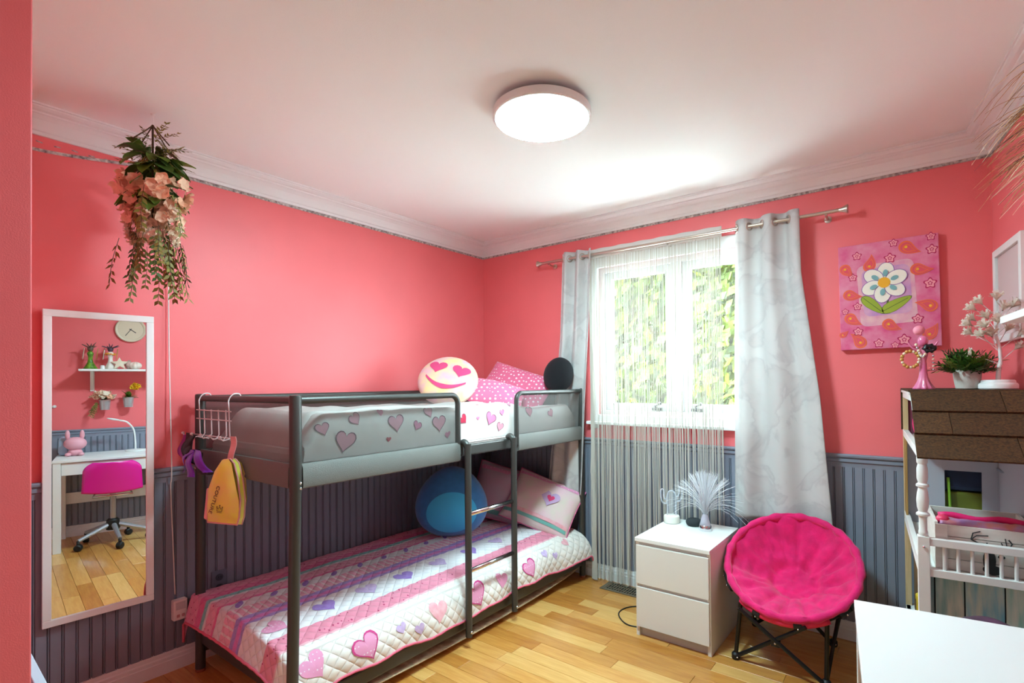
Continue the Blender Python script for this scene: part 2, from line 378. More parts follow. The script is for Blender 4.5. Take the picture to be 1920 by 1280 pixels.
# ladder
XL = 1.012
for yy in (-1.222, -.855):
    b = MB(); pts = [(XB+.004, yy, 1.035), (XB+.022, yy, 1.045), (XL, yy, 1.02), (XL+.002, yy, .95), (XL, yy, .06)]
    b.tube(spline(pts, 24), .0175, 10); s_ = b.obj('ladder_stile', DARK, bed, smooth=True, autos=50)
    b = MB(); b.lathe([(.0, 0), (.007, 0), (.007, .003), (.003, .006), (0, .006)], 10, frame((XL+.017, yy, .085), (1, 0, 0))); b.obj('bolt', CHROME, s_, smooth=True)
for z in (.68, .39):
    b = MB(); b.tube([(XL, -1.222, z), (XL, -.855, z)], .0115, 12); b.obj('ladder_rung', CHROME, bed, smooth=True)
# lower mattress
MATT = mat('mattress_cloth', (232, 226, 220), .8, bump=.2)
b = MB(); b.box((XA+.0, YA+.03, .13), (XB-.02, YB-.02, .315)); tag(b.obj('mattress', MATT, bevel=.03), 'white mattress under the patchwork quilt on the lower bunk', 'mattress')
b = MB(); b.box((XA+.03, YA+.03, .986), (XB-.03, YB-.03, 1.10)); tag(b.obj('mattress', MATT, bevel=.03), 'white mattress under the heart print duvet on the upper bunk', 'mattress')

# ------------------------------------------------------------------ patchwork quilt
QP = [(.062, .255), (.064, .325), (.085, .352), (.3, .36), (.55, .356), (.78, .343), (.9, .32), (.965, .275), (.992, .215), (.994, .15)]
QL = [0]
for a, c in zip(QP, QP[1:]): QL.append(QL[-1]+sqrt((a[0]-c[0])**2+(a[1]-c[1])**2))
QT = QL[-1]
QS = spline([(p[0], 0, p[1]) for p in QP], 200)
QA = [0]
for a, c in zip(QS, QS[1:]): QA.append(QA[-1]+(c-a).length)
QTOT = QA[-1]
def qcross(l):
    l = max(0, min(QTOT, l))
    for i in range(200):
        if QA[i+1] >= l: return QS[i].lerp(QS[i+1], (l-QA[i])/(QA[i+1]-QA[i]+1e-9))
    return QS[-1]
def quilt(l, y):
    """l = arc length from the wall edge, y along the bed (below YA the end hangs)"""
    p = qcross(l).copy(); f = l/QTOT
    yy = y
    if y < YA-.03:
        dr = (YA-.03)-y; yy = YA-.03-dr*.25; p.z -= dr*(.95-.1*f)
    if y > YB-.03: yy = YB-.03+(y-(YB-.03))*.3; p.z -= (y-(YB-.03))*.8
    fl = smoothstep(.72, 1, f)*smoothstep(-.45, -.06, y); p.x += .075*fl; p.z += .03*fl
    hem = smoothstep(.8, 1, f)
    p.z += hem*(.010*sin(y*6)+.005*sin(y*23+1)); p.x += hem*.006*sin(y*17)
    # stitched diamonds and soft rumples
    a = (l+y)/.062; c = (l-y)/.062
    p.z += .0045*(abs(sin(pi*a))**.45*abs(sin(pi*c))**.45)*(1-.5*hem)+.006*nz((l*3, y*3, 1))+.003*nz((l*9, y*9, 4))
    p.y = yy
    return p
def qn(l, y, lift):
    e = .004; d1 = quilt(l+e, y)-quilt(l-e, y); d2 = quilt(l, y+e)-quilt(l, y-e); n = d1.cross(d2).normalized()
    return quilt(l, y)+n*lift
qme = MB(); qn_u, qn_v = 84, 180
qme.grid(lambda u, v: quilt(QTOT*u, YA-.16+(YB-YA+.2)*v), qn_u, qn_v)
# fabric stripes stored as colour bands across the quilt's own width
qm = bpy.data.materials.new('quilt_stripes'); qm.use_nodes = True; nt = qm.node_tree; N = nt.nodes; L = nt.links
bs = N['Principled BSDF']; bs.inputs['Roughness'].default_value = .85; bs.inputs['Sheen Weight'].default_value = .2
uvn = N.new('ShaderNodeUVMap'); uvn.uv_map = 'cloth'; sep = N.new('ShaderNodeSeparateXYZ'); L.new(uvn.outputs[0], sep.inputs[0])
PK = (240, 150, 184); PKD = (232, 112, 164); TL = (134, 206, 202); WHT = (236, 228, 230); LAV = (176, 146, 200); PUR = (172, 144, 212); ROSE = (240, 168, 192); CREAM = (240, 230, 222); FLO = (232, 138, 160); MAG = (222, 126, 200)
bands = [(0, PK), (.205, PKD), (.262, TL), (.290, WHT), (.312, ROSE), (.385, PKD), (.402, WHT), (.47, (240, 172, 196)), (.565, PUR), (.598, MAG), (.628, PUR), (.648, WHT), (.835, FLO), (.925, (236, 176, 186)), (.935, CREAM), (1.262, FLO)]
cr = N.new('ShaderNodeValToRGB'); cr.color_ramp.interpolation = 'CONSTANT'
L.new(sep.outputs[0], cr.inputs[0])
els = cr.color_ramp.elements
while len(els) > 1: els.remove(els[-1])
for i, (p, c) in enumerate(bands):
    e = els[0] if i == 0 else els.new(min(.999, p/1.3)); e.position = min(.999, p/1.3); e.color = srgb(c)
# small printed flecks
vo = N.new('ShaderNodeTexVoronoi'); vo.inputs['Scale'].default_value = 42; L.new(uvn.outputs[0], vo.inputs['Vector'])
lt = N.new('ShaderNodeMath'); lt.operation = 'LESS_THAN'; lt.inputs[1].default_value = .17; L.new(vo.outputs['Distance'], lt.inputs[0])
fm = N.new('ShaderNodeValToRGB'); fm.color_ramp.interpolation = 'CONSTANT'; L.new(sep.outputs[0], fm.inputs[0])
fe = fm.color_ramp.elements
while len(fe) > 1: fe.remove(fe[-1])
for i, (p, g) in enumerate([(0, 1), (.205, 0), (.312, .8), (.402, 0), (.598, .6), (.628, 0), (.835, 1), (.925, 0)]):
    e = fe[0] if i == 0 else fe.new(p/1.3); e.position = p/1.3; e.color = (g, g, g, 1)
mu = N.new('ShaderNodeMath'); mu.operation = 'MULTIPLY'; L.new(lt.outputs[0], mu.inputs[0]); L.new(fm.outputs[0], mu.inputs[1])
mixc = N.new('ShaderNodeMix'); mixc.data_type = 'RGBA'; L.new(mu.outputs[0], mixc.inputs['Factor']); L.new(cr.outputs[0], mixc.inputs[6]); mixc.inputs[7].default_value = srgb((186, 44, 96))
# cross stripes of the patch band
wv = N.new('ShaderNodeMath'); wv.operation = 'FRACT'; ml = N.new('ShaderNodeMath'); ml.operation = 'MULTIPLY'; ml.inputs[1].default_value = 27
L.new(sep.outputs[1], ml.inputs[0]); L.new(ml.outputs[0], wv.inputs[0])
g1 = N.new('ShaderNodeMath'); g1.operation = 'LESS_THAN'; g1.inputs[1].default_value = .28; L.new(wv.outputs[0], g1.inputs[0])
sm = N.new('ShaderNodeValToRGB'); sm.color_ramp.interpolation = 'CONSTANT'; L.new(sep.outputs[0], sm.inputs[0])
se = sm.color_ramp.elements
while len(se) > 1: se.remove(se[-1])
for i, (p, g) in enumerate([(0, 0), (.47, 1), (.565, 0)]):
    e = se[0] if i == 0 else se.new(p/1.3); e.position = p/1.3; e.color = (g, g, g, 1)
mu2 = N.new('ShaderNodeMath'); mu2.operation = 'MULTIPLY'; L.new(g1.outputs[0], mu2.inputs[0]); L.new(sm.outputs[0], mu2.inputs[1])
mix2 = N.new('ShaderNodeMix'); mix2.data_type = 'RGBA'; L.new(mu2.outputs[0], mix2.inputs['Factor']); L.new(mixc.outputs[2], mix2.inputs[6]); mix2.inputs[7].default_value = srgb((244, 226, 228))
L.new(mix2.outputs[2], bs.inputs['Base Color'])
def mth(op, a, c=None):
    n_ = N.new('ShaderNodeMath'); n_.operation = op
    for k_, q_ in enumerate((a, c)):
        if q_ is None: continue
        if isinstance(q_, (int, float)): n_.inputs[k_].default_value = q_
        else: L.new(q_, n_.inputs[k_])
    return n_.outputs[0]
ux = mth('MULTIPLY', sep.outputs[0], 1.3*pi/.06); vx = mth('MULTIPLY', sep.outputs[1], pi/.06)
qs = mth('MULTIPLY', mth('POWER', mth('ABSOLUTE', mth('SINE', mth('ADD', ux, vx))), .4), mth('POWER', mth('ABSOLUTE', mth('SINE', mth('SUBTRACT', ux, vx))), .4))
qb = N.new('ShaderNodeBump'); qb.inputs['Strength'].default_value = .9; qb.inputs['Distance'].default_value = .006; L.new(qs, qb.inputs['Height']); L.new(qb.outputs[0], bs.inputs['Normal'])
qroot = thing('patchwork_quilt', (.53, -1.08, .14), 'pink, white and lilac patchwork quilt with hearts on the lower bunk', 'quilt')
q = qme.obj('quilt_top', qm, qroot, smooth=True, center=False)
uv = q.data.uv_layers.new(name='cloth')
# uv = (arc length / 1.3, distance along the bed)
pos = [(QTOT*i/qn_u/1.3, (YB-YA+.2)*j/qn_v) for j in range(qn_v+1) for i in range(qn_u+1)]
if len(q.data.vertices) == len(pos):
    for lp in q.data.loops: uv.data[lp.index].uv = pos[lp.vertex_index]
b = MB(); edge = [quilt(QTOT*i/40, YA-.16) for i in range(41)]+[quilt(QTOT, YA-.16+(YB-YA+.2)*j/120) for j in range(1, 121)]
b.tube(edge, .006, 6); b.obj('quilt_binding', mat('quilt_binding', (226, 104, 128), .8), qroot, smooth=True)
HP1 = dots_mat('patch_pink_dots', (232, 150, 186), (246, 214, 226), 60, .2); HP2 = mat('patch_lilac', (192, 160, 210), .85, c2=(216, 190, 220), scale=60)
HP3 = mat('patch_rose', (236, 158, 170), .85, c2=(242, 190, 196), scale=40); HB = mat('patch_edge', (206, 60, 130), .8); HP4 = mat('patch_violet', (170, 140, 205), .85, c2=(150, 110, 190), scale=50)
def qheart(l, y, s, m, border=None, rot=0, shape=None, name='heart_patch'):
    o = shape or heart(26)
    o = xf(o, 1, rot)
    b = MB(); b.patch(o, lambda a, c: qn(l-c*s, y+a*s, .0022), .001, 1, 4); h = b.obj(name, m, qroot, smooth=True)
    if border:
        b = MB(); b.patch(o, lambda a, c: qn(l-c*s, y+a*s, .0032), .93, 1.07, 1); b.obj('heart_trim', border, h, smooth=True)
front = 1.06
for (y, l, s, m, bd, r) in [(-2.03, 1.04, .062, HP1, None, .5), (-1.80, 1.065, .066, HP1, HB, .35), (-1.62, 1.06, .03, HP2, None, .2), (-1.52, 1.09, .03, HP2, None, .2), (-1.40, 1.05, .058, HP3, None, -.2), (-1.13, 1.06, .066, HP1, HB, .3),
                       (-.93, 1.05, .05, HP1, None, -.3), (-.68, 1.06, .06, HP1, HB, .3), (-.5, 1.02, .032, HP2, None, .2), (-.41, 1.05, .025, HP2, None, 0), (-.28, 1.0, .03, HP3, None, .4),
                       (-2.05, .76, .06, HP1, None, .7), (-1.82, .745, .058, HP4, None, .2), (-1.6, .74, .06, HP2, None, 0), (-1.38, .745, .06, HP4, None, 0), (-1.14, .74, .058, HP2, None, .2), (-.9, .745, .058, HP4, None, 0), (-.66, .74, .055, HP2, None, 0)]:
    qheart(l, y, s, m, bd, r)
for i in range(11):
    qheart(.436, -2.06+i*.155, .034, HP4, None, .9, circle(14, 1, .42), 'oval_patch')

# ------------------------------------------------------------------ upper duvet
DUV = mat('duvet_cotton', (240, 232, 226), .8, var=.03, scale=4)
DPK = mat('print_pink', (226, 130, 170), .8); DPK2 = mat('print_rose', (232, 160, 178), .8); DRD = mat('print_red', (196, 34, 70), .8); DDK = mat('print_line', (120, 60, 90), .8)
DX0, DX1, DY0, DY1 = XA+.03, XB-.026, YA+.035, YB-.03
def duv(u, v):
    x = DX0+(DX1-DX0)*u; y = DY0+(DY1-DY0)*v
    e = min(u, 1-u)*(DX1-DX0); f = min(v, 1-v)*(DY1-DY0)
    r = min(1, (e/.09))**.5*min(1, (f/.09))**.5
    top = 1.235-.02*smoothstep(.0, .4, v)*(1-u)+.016*nz((x*4, y*3, 2))+.012*nz((x*9+y*3, y*5, 7))-.06*smoothstep(.62, .8, v)*(1-.35*u)
    z = 1.035+(top-1.035)*r
    return V((x+.0*sin(y*30), y, z))
def duv2(s, y):
    """front drape: s arc from the front hem upward, then back over the top"""
    v = (y-DY0)/(DY1-DY0)
    top = duv(.92, v).z+.022
    hgt = top-1.045
    bul = .5+.5*nz((y*4.3, 3, 1))
    if s < hgt: t = s/hgt; x = DX1+.008*sin(pi*t)*bul+.003*nz((y*20, t*3, 1))*sin(pi*t)-.02*t**6; z = 1.045+hgt*t
    else: x = DX1-.02-(s-hgt); z = top-.3*max(0, s-hgt-.05)**1.2
    return V((x, y+.01*sin(8*s), z+.004*nz((y*12, s*12, 2))))
droot = thing('duvet', ((DX0+DX1)/2, (DY0+DY1)/2, 1.03), 'white duvet printed with pink hearts on the upper bunk', 'duvet')
b = MB(); b.grid(duv, 36, 80); b.obj('duvet_top', DUV, droot, smooth=True)
b = MB(); b.grid(lambda u, v: duv2(.34*v, DY0+.01+(DY1-DY0-.02)*u), 110, 26); b.obj('duvet_drape', DUV, droot, smooth=True)
def dheart(y, s, z, m, bd, r):
    o = xf(heart(24), 1, r)
    def sf(a, c, lift): p = duv2(s+c*z, y+a*z); return p+V((lift, 0, lift*.6))
    b = MB(); b.patch(o, lambda a, c: sf(a, c, .002), .001, 1, 3); h = b.obj('heart_print', m, droot, smooth=True)
    if bd: b = MB(); b.patch(o, lambda a, c: sf(a, c, .003), .96, 1.06, 1); b.obj('heart_outline', bd, h)
for a in [(-1.98, .12, .03, DPK2, DDK, .3), (-1.88, .06, .05, DPK2, DDK, -.2), (-1.83, .15, .03, DPK2, DDK, .5), (-1.7, .17, .018, DPK, None, 0), (-1.62, .12, .045, DPK2, DDK, .1), (-1.66, .05, .014, DRD, None, 0), (-1.5, .1, .026, DPK, DDK, -.4), (-1.42, .16, .03, DPK2, DDK, .3),
          (-1.36, .1, .045, DPK2, DDK, .1), (-1.3, .04, .02, DPK, None, .1), (-1.19, .11, .03, DRD, DDK, .7), (-1.08, .11, .012, DPK, DDK, 0), (-.98, .1, .042, DPK, DDK, -.45), (-.88, .13, .02, DPK, DDK, .1), (-.9, .05, .03, DPK2, DDK, -.3), (-1.05, .2, .018, DRD, None, 0), (-.92, .22, .014, DPK, DDK, .5), (-1.14, .24, .025, DPK2, DDK, .5), (-.8, .18, .02, DPK2, DDK, .2), (-.62, .12, .035, DPK2, DDK, 0), (-.4, .1, .03, DPK2, DDK, .4)]: dheart(*a)

# ------------------------------------------------------------------ cushions
def pillow_fn(w, h, t, pinch=.05):
    def f(a, c, side=1, lift=0):
        x = a*w/2*(1-pinch*(1-c*c)*abs(a)); y = c*h/2*(1-pinch*(1-a*a)*abs(c))
        z = t/2*(max(0, 1-abs(a)**3.2)**.55)*(max(0, 1-abs(c)**3.2)**.55)
        return V((x, y, side*(z+lift)))
    return f
def pillow(name, M, w, h, t, m, label, cat, rum=.006, piping=None, group=None, quilted=False):
    f = pillow_fn(w, h, t); n = 26
    def g(u, v, side):
        a, c = 2*u-1, 2*v-1; a = sin(a*pi/2); c = sin(c*pi/2)
        p = f(a, c, side); k = (1-a*a)*(1-c*c)
        p.z += rum*nz((p.x*7+w, p.y*7, side*3+h))*k*3
        if quilted: p.z += side*.004*abs(sin((p.x+p.y)/.05*pi))**.4*abs(sin((p.x-p.y)/.05*pi))**.4*min(1, k*3)
        return M@p
    root = thing(name, M.translation, label, cat, group)
    b = MB(); b.grid(lambda u, v: g(u, v, 1), n, n); b.grid(lambda u, v: g(u, v, -1), n, n); o = b.obj('cover', m, root, smooth=True)
    if piping:
        b = MB(); pts = [M@f(a, c, 0) for a, c in [(-1+2*i/14, -1) for i in range(14)]+[(1, -1+2*i/14) for i in range(14)]+[(1-2*i/14, 1) for i in range(14)]+[(-1, 1-2*i/14) for i in range(14)]]
        b.tube(pts, .005, 6, closed=True); b.obj('piping', piping, root, smooth=True)
    return root, (lambda a, c, lift=.002: M@(f(a, c, 1, lift)))
PPINK = mat('piping_pink', (226, 110, 160), .8)
PQ = mat('pillow_patchwork', (238, 196, 204), .85, c2=(226, 210, 196), scale=10)
PQ2 = mat('pillow_patchwork_mauve', (206, 160, 182), .85, c2=(196, 172, 186), scale=7)
M1 = frame((.74, -.215, .505), (.42, -.72, .55), (0, .25, 1), radians(-14))
r1, f1 = pillow('quilted_pillow', M1, .50, .38, .13, PQ, 'quilted patchwork pillow with one bright pink heart against the bed end', 'pillow', piping=PPINK, group='quilted pillows', quilted=True)
def flat_patch(root, fn, outline, m, name, cx=0, cy=0, sx=1, sy=1, lift=.006, s0=.001, s1=1, nr=3):
    b = MB(); b.patch(outline, lambda a, c: fn(cx+a*sx, cy+c*sy, lift), s0, s1, nr); return b.obj(name, m, root, smooth=True)
MAUV = mat('patch_mauve', (200, 168, 206), .85)
flat_patch(r1, f1, heart(24), MAUV, 'heart_patch', .2, .15, .3, .34, .006)
flat_patch(r1, f1, heart(20), mat('patch_hot_pink', (220, 60, 110), .8), 'heart_patch', .22, .17, .12, .15, .009)
for c, mm in ((-.72, mat('patch_teal', (120, 180, 170), .85)), (-.58, HP3), (.82, HP1)):
    b = MB(); b.grid(lambda u, v: f1(-.95+1.9*u, c-.06+.12*v, .005), 20, 3); b.obj('stripe_patch', mm, r1, smooth=True)
M2 = frame((.44, -.27, .545), (.62, -.66, .42), (0, .2, 1), radians(-10))
r2_, f2 = pillow('quilted_pillow', M2, .46, .40, .13, PQ2, 'mauve quilted pillow between the blue cushion and the heart pillow', 'pillow', piping=PPINK, group='quilted pillows', quilted=True)
for c, mm in ((-.8, mat('patch_teal2', (120, 180, 170), .85)), (.75, HP1)):
    b = MB(); b.grid(lambda u, v: f2(-.95+1.9*u, c-.08+.16*v, .005), 20, 3); b.obj('stripe_patch', mm, r2_, smooth=True)
# plain blue plush cushion
BLUE = mat('blue_plush', (58, 132, 200), .95, var=.08, scale=30, sheen=.5, bump=.4, bscale=400); LBLUE = mat('light_blue_plush', (70, 192, 244), .95, sheen=.4, bump=.3, bscale=400)
bc = V((.385, -.735, .575)); bn = (V((CAM.x, CAM.y, 0))-V((bc.x, bc.y, 0))).normalized(); BM_ = frame(bc, bn+V((0, 0, .16)))
def egg(a, e, lift=0):
    z = sin(e); w_ = cos(e)*(1-.17*z); p = V(((.232+lift)*w_*cos(a), (.225+lift)*z+.02*(1-z*z)*0, (.15+lift)*w_*sin(a)))
    p *= 1+.02*nz(p*6); return BM_@p
blu = thing('plush_cushion', (bc.x, bc.y, .35), 'big egg-shaped blue plush cushion sitting on the lower bunk', 'cushion')
b = MB(); b.grid(lambda u, v: egg(2*pi*u, -pi/2+pi*v), 40, 24); b.obj('body', BLUE, blu, smooth=True)
b = MB()
def bel(a, c):
    z = -.28+c*.56; x = a*.68; zz = sqrt(max(0, 1-z*z)); an = math.acos(max(-1, min(1, x/max(.05, zz*(1-.17*z))))); return egg(an, math.asin(z), .002)
b.patch(xf(circle(36)), lambda a, c: bel(a, c), .001, 1, 8); b.obj('belly_panel', LBLUE, blu, smooth=True)
# emoji cushion
ES = mat('emoji_tie_dye', (242, 214, 150), .9, c2=(236, 176, 200), scale=11, sheen=.2, bump=.2, bscale=300)
EP = mat('emoji_pink', (222, 72, 124), .9); 
ec = V((.40, -.775, 1.365)); EM = frame(ec, (.52, -.58, .62), (-.5, .6, .6), radians(-14))
emo = thing('emoji_cushion', (ec.x, ec.y, 1.27), 'round pale tie-dye smiley cushion with heart eyes on the upper bunk', 'cushion')
def disc(x, y, lift=0, side=1):
    r = min(.9999, sqrt(x*x+y*y)); return EM@V((x*.195, y*.195, side*(.075*(1-r**2.6)**.5+lift)))
b = MB()
for sd_ in (1, -1): b.grid(lambda u, v: disc(sin(v*pi/2)*cos(2*pi*u), sin(v*pi/2)*sin(2*pi*u), 0, sd_), 36, 12)
b.obj('cover', ES, emo, smooth=True)
for sx_ in (-1, 1): 
    b = MB(); b.patch(heart(24), lambda a, c: disc(sx_*.40+a*.33, .20+c*.30, .003), .001, 1, 4); b.obj('heart_eye', EP, emo, smooth=True)
b = MB(); sp = [(-.62+1.24*i/16) for i in range(17)]
b.grid(lambda u, v: disc(-.68+1.36*u, -.52+.34*((2*u-1)**2)+(v-.5)*.17*(1-.6*abs(2*u-1)), .004), 20, 3); b.obj('smile', EP, emo, smooth=True)
# polka pillows
PD = dots_mat('pink_polka', (236, 112, 150), (250, 226, 232), 42, .3)
pillow('polka_pillow', frame((.63, -.56, 1.27), (.55, -.42, .7), (-.2, .6, .5), radians(6)), .36, .22, .12, PD, 'small pink polka dot pillow lying beside the smiley cushion', 'pillow', group='pink polka dot pillows')
pillow('polka_pillow', frame((.53, -.24, 1.31), (.35, -.7, .6), (0, .5, .8), radians(-8)), .52, .34, .13, PD, 'larger pink polka dot pillow leaning on the upper bed end', 'pillow', group='pink polka dot pillows')
b = MB(); BK = mat('black_plush', (12, 16, 22), .95, sheen=.05, bump=.4, bscale=300)
b.ball((.855, -.17, 1.40), (.115, .075, .125), 28, 18, Matrix.Rotation(radians(-12), 3, 'X').to_4x4()); bk = b.obj('plush_cushion', BK, smooth=True)
tag(bk, 'round black plush cushion at the window end of the upper bunk', 'cushion')

# ------------------------------------------------------------------ mirror
mroot = thing('wall_mirror', (.04, -2.46, .375), 'tall white framed mirror hanging on the left wall', 'mirror', rotz=radians(-3.5))
mw, mh, mt = .185, 1.29, .028
for (y0, y1, z0, z1) in ((-mw, mw, 0, mt), (-mw, mw, mh-mt, mh), (-mw, -mw+mt, mt, mh-mt), (mw-mt, mw, mt, mh-mt)):
    b = MB(); b.box((-.012, y0, z0), (.008, y1, z1)); b.obj('mirror_frame', WHITE, mroot, world=False, bevel=.002)
b = MB(); b.box((-.010, -mw+mt, mt), (0, mw-mt, mh-mt)); b.obj('mirror_glass', mat('mirror_silver', (245, 247, 248), .0, metal=1), mroot, world=False)

# ------------------------------------------------------------------ curtains
rod = thing('curtain_rod', (1.607, -.09, 2.215), 'thin nickel curtain rod with flared end knobs above the window', 'curtain rod')
b = MB(); b.tube([(.665, -.09, 2.215), (2.55, -.09, 2.215)], .0095, 12); b.obj('rod', NICKEL, rod, smooth=True, autos=40)
for x, s in ((.665, -1), (2.55, 1)):
    b = MB(); b.lathe([(.0095, 0), (.012, .004), (.012, .012), (.02, .03), (.023, .038), (.02, .042), (0, .044)], 18, frame((x, -.09, 2.215), (s, 0, 0))); b.obj('finial', NICKEL, rod, smooth=True, autos=40)
for x in (.72, 1.62, 2.49):
    b = MB(); b.tube([(x, 0, 2.2), (x, -.05, 2.2), (x, -.09, 2.205)], .006, 8); b.lathe([(.018, 0), (.018, .005), (.006, .008)], 14, frame((x, 0, 2.2), (0, -1, 0))); b.obj('bracket', NICKEL, rod, smooth=True, autos=40)
CUR = bpy.data.materials.new('marbled_curtain'); CUR.use_nodes = True; nt = CUR.node_tree; N = nt.nodes; L = nt.links; bs = N['Principled BSDF']
bs.inputs['Roughness'].default_value = .6; bs.inputs['Sheen Weight'].default_value = .2
tc = N.new('ShaderNodeTexCoord'); n1 = N.new('ShaderNodeTexNoise'); n1.inputs['Scale'].default_value = 5; n1.inputs['Detail'].default_value = 6; n1.inputs['Distortion'].default_value = .6
L.new(tc.outputs['Object'], n1.inputs['Vector'])
r_ = N.new('ShaderNodeValToRGB'); el = r_.color_ramp.elements; el[0].position = .40; el[0].color = srgb((222, 220, 218)); el[1].position = .60; el[1].color = srgb((216, 214, 212))
e = el.new(.5); e.color = srgb((206, 203, 202)); e = el.new(.46); e.color = srgb((220, 218, 216)); e = el.new(.54); e.color = srgb((214, 210, 208))
L.new(n1.outputs[0], r_.inputs[0]); L.new(r_.outputs[0], bs.inputs['Base Color'])
tl = N.new('ShaderNodeBsdfTranslucent'); L.new(r_.outputs[0], tl.inputs[0]); mx = N.new('ShaderNodeMixShader'); mx.inputs[0].default_value = .22
L.new(bs.outputs[0], mx.inputs[1]); L.new(tl.outputs[0], mx.inputs[2]); L.new(mx.outputs[0], N['Material Output'].inputs[0])
def curtain(xl, xr, z0, z1, folds, label, ph, y0=-.088, amp=.026):
    root = thing('curtain', ((xl(0)+xr(0))/2, y0, z0), label, 'curtain', 'marbled curtains')
    def f(u, v):
        t = 1-v; z = z1+(z0-z1)*t
        uu = u+.012*sin(2*pi*folds*u*2+ph)*(1-t)
        x = xl(t)+(xr(t)-xl(t))*uu
        a = amp*(1-.25*t); y = y0+a*sin(2*pi*folds*u+ph+.5*t*sin(5*u))+.006*nz((x*8, z*2, ph))*t*2
        if u > .97: y += 0
        return V((x, min(-.058, y), z+.006*nz((x*9, 0, ph))))
    b = MB(); b.grid(f, 110, 60); b.obj('drape', CUR, root, smooth=True, solid=.003)
    for k in range(int(folds*2)):
        u = (k+.5)/(folds*2); u = (k*pi-ph)/(2*pi*folds) % 1
        p = f(u, (2.215-z0)/(z1-z0)); tx = (f(min(1, u+.01), .95)-f(max(0, u-.01), .95)).normalized(); nn = V((0, 0, 1)).cross(tx)
        b = MB(); fm_ = frame((p.x, -.09, 2.215), nn); b.tube([fm_@V((.021*cos(2*pi*i/20), .021*sin(2*pi*i/20), 0)) for i in range(20)], .0045, 6, closed=True); b.obj('grommet', NICKEL, root, smooth=True)
curtain(lambda t: lerpk([(0, .825), (.35, .80), (1, .69)], t), lambda t: lerpk([(0, 1.085), (.3, 1.06), (1, .985)], t), .57, 2.26, 2.5, 'gathered marbled grey curtain at the bunk bed side of the window', 1.2)
curtain(lambda t: lerpk([(0, 2.03), (.5, 2.015), (1, 2.01)], t), lambda t: lerpk([(0, 2.365), (.2, 2.372), (.6, 2.455), (1, 2.505)], t), .575, 2.26, 2.5, 'marbled grey curtain hanging behind the pink chair', 2.4)
STR = mat('string_white', (206, 200, 190), .8, translucent=.03, spec=.2)
sc_ = thing('string_curtain', (1.5, -.06, .01), 'white string curtain falling over the window to the floor', 'curtain')
b = MB(); b.grid(lambda u, v: V((1.05+.9*u, -.072+.006*sin(40*u), 2.192+.062*v)), 60, 3); b.obj('header_band', mat('header_cloth', (236, 232, 226), .7, translucent=.3), sc_, smooth=True, solid=.002)
b = MB(); rng = random.Random(3); nS = 270
clump = [rng.uniform(1.05, 1.95) for _ in range(46)]
for i in range(nS):
    x0 = 1.055+.89*(i+.5)/nS+rng.uniform(-.001, .001); tgt = min(clump, key=lambda c: abs(c-x0)); k = rng.uniform(.35, .8); y0 = -.064+rng.uniform(-.006, .006)
    pts = []
    for j in range(9):
        t = j/8; w_ = t**1.5
        pts.append((x0+(tgt-x0)*k*w_+.002*sin(7*t+i), y0+.006*sin(3*t+i*1.7)*t, 2.2-(2.2-.015-rng.uniform(0, .01))*t))
    b.tube(pts, .00125, 3, caps=False)
for i in range(46):     # gathered end of the panel next to the bed
    x0 = 1.05+rng.uniform(0, .012); pts = [(x0+(1.075+rng.uniform(-.022, .022)-x0)*(j/6)**.8, -.07+rng.uniform(-.012, .004), 2.2-2.19*j/6) for j in range(7)]
    b.tube(pts, .0014, 3, caps=False)
b.obj('strings', STR, sc_, kind='stuff')

# ------------------------------------------------------------------ ceiling light
lx, ly = 1.653, -1.43
cl = thing('ceiling_light', (lx, ly, H-.055), 'round flat white ceiling light, switched on', 'ceiling light')
b = MB(); T_ = Matrix.Translation((lx, ly, 0))
b.lathe([(.15, H), (.15, H-.018), (.195, H-.02), (.2, H-.024), (.2, H-.05), (.196, H-.054), (.19, H-.054), (.19, H-.03)], 64, T_); b.obj('housing', WHITE, cl, smooth=True, autos=35)
b = MB(); b.lathe([(.189, H-.046), (.187, H-.053), (.16, H-.056), (0, H-.057)], 64, T_); b.obj('diffuser', mat('lit_diffuser', (200, 247, 255), .4, emit=LAMP_STRENGTH), cl, smooth=True)

# ------------------------------------------------------------------ dresser
DX, DXR, DYF, DYK, DH = 1.637, 2.037, -.605, -.115, .52
dr = thing('bedside_drawers', ((DX+DXR)/2, (DYF+DYK)/2, 0), 'low white two-drawer bedside chest under the window', 'drawers')
WD = mat('white_foil', (232, 228, 222), .45)
for x0, x1 in ((DX, DX+.018), (DXR-.018, DXR)):
    b = MB(); b.box((x0, DYF+.012, 0), (x1, DYK, DH-.02)); b.obj('side_panel', WD, dr, bevel=.001)
b = MB(); b.box((DX, DYF, DH-.02), (DXR, DYK, DH)); b.obj('top_panel', WHITE, dr, bevel=.0015)
b = MB(); b.box((DX+.018, DYK-.006, .02), (DXR-.018, DYK, DH-.02)); b.obj('back_panel', WD, dr)
b = MB(); b.box((DX+.018, DYF+.03, 0), (DXR-.018, DYF+.045, .05)); b.obj('plinth', mat('plinth_grey', (196, 190, 190), .5), dr)
for z0, z1 in ((.052, .262), (.278, .482)):
    b = MB(); b.box((DX+.006, DYF, z0), (DXR-.006, DYF+.016, z1)); d_ = b.obj('drawer', WD, dr, bevel=.002)
    b = MB(); b.box((DX+.022, DYF+.016, z0+.01), (DXR-.022, DYK-.03, z1-.03)); b.obj('drawer_box', WD, d_)
for z in (.262, .482):
    b = MB(); b.box((DX+.018, DYF+.013, z), (DXR-.018, DYF+.03, z+.018)); b.obj('grip_recess', mat('recess_%d' % (z*1000), (206, 200, 200), .5), dr)
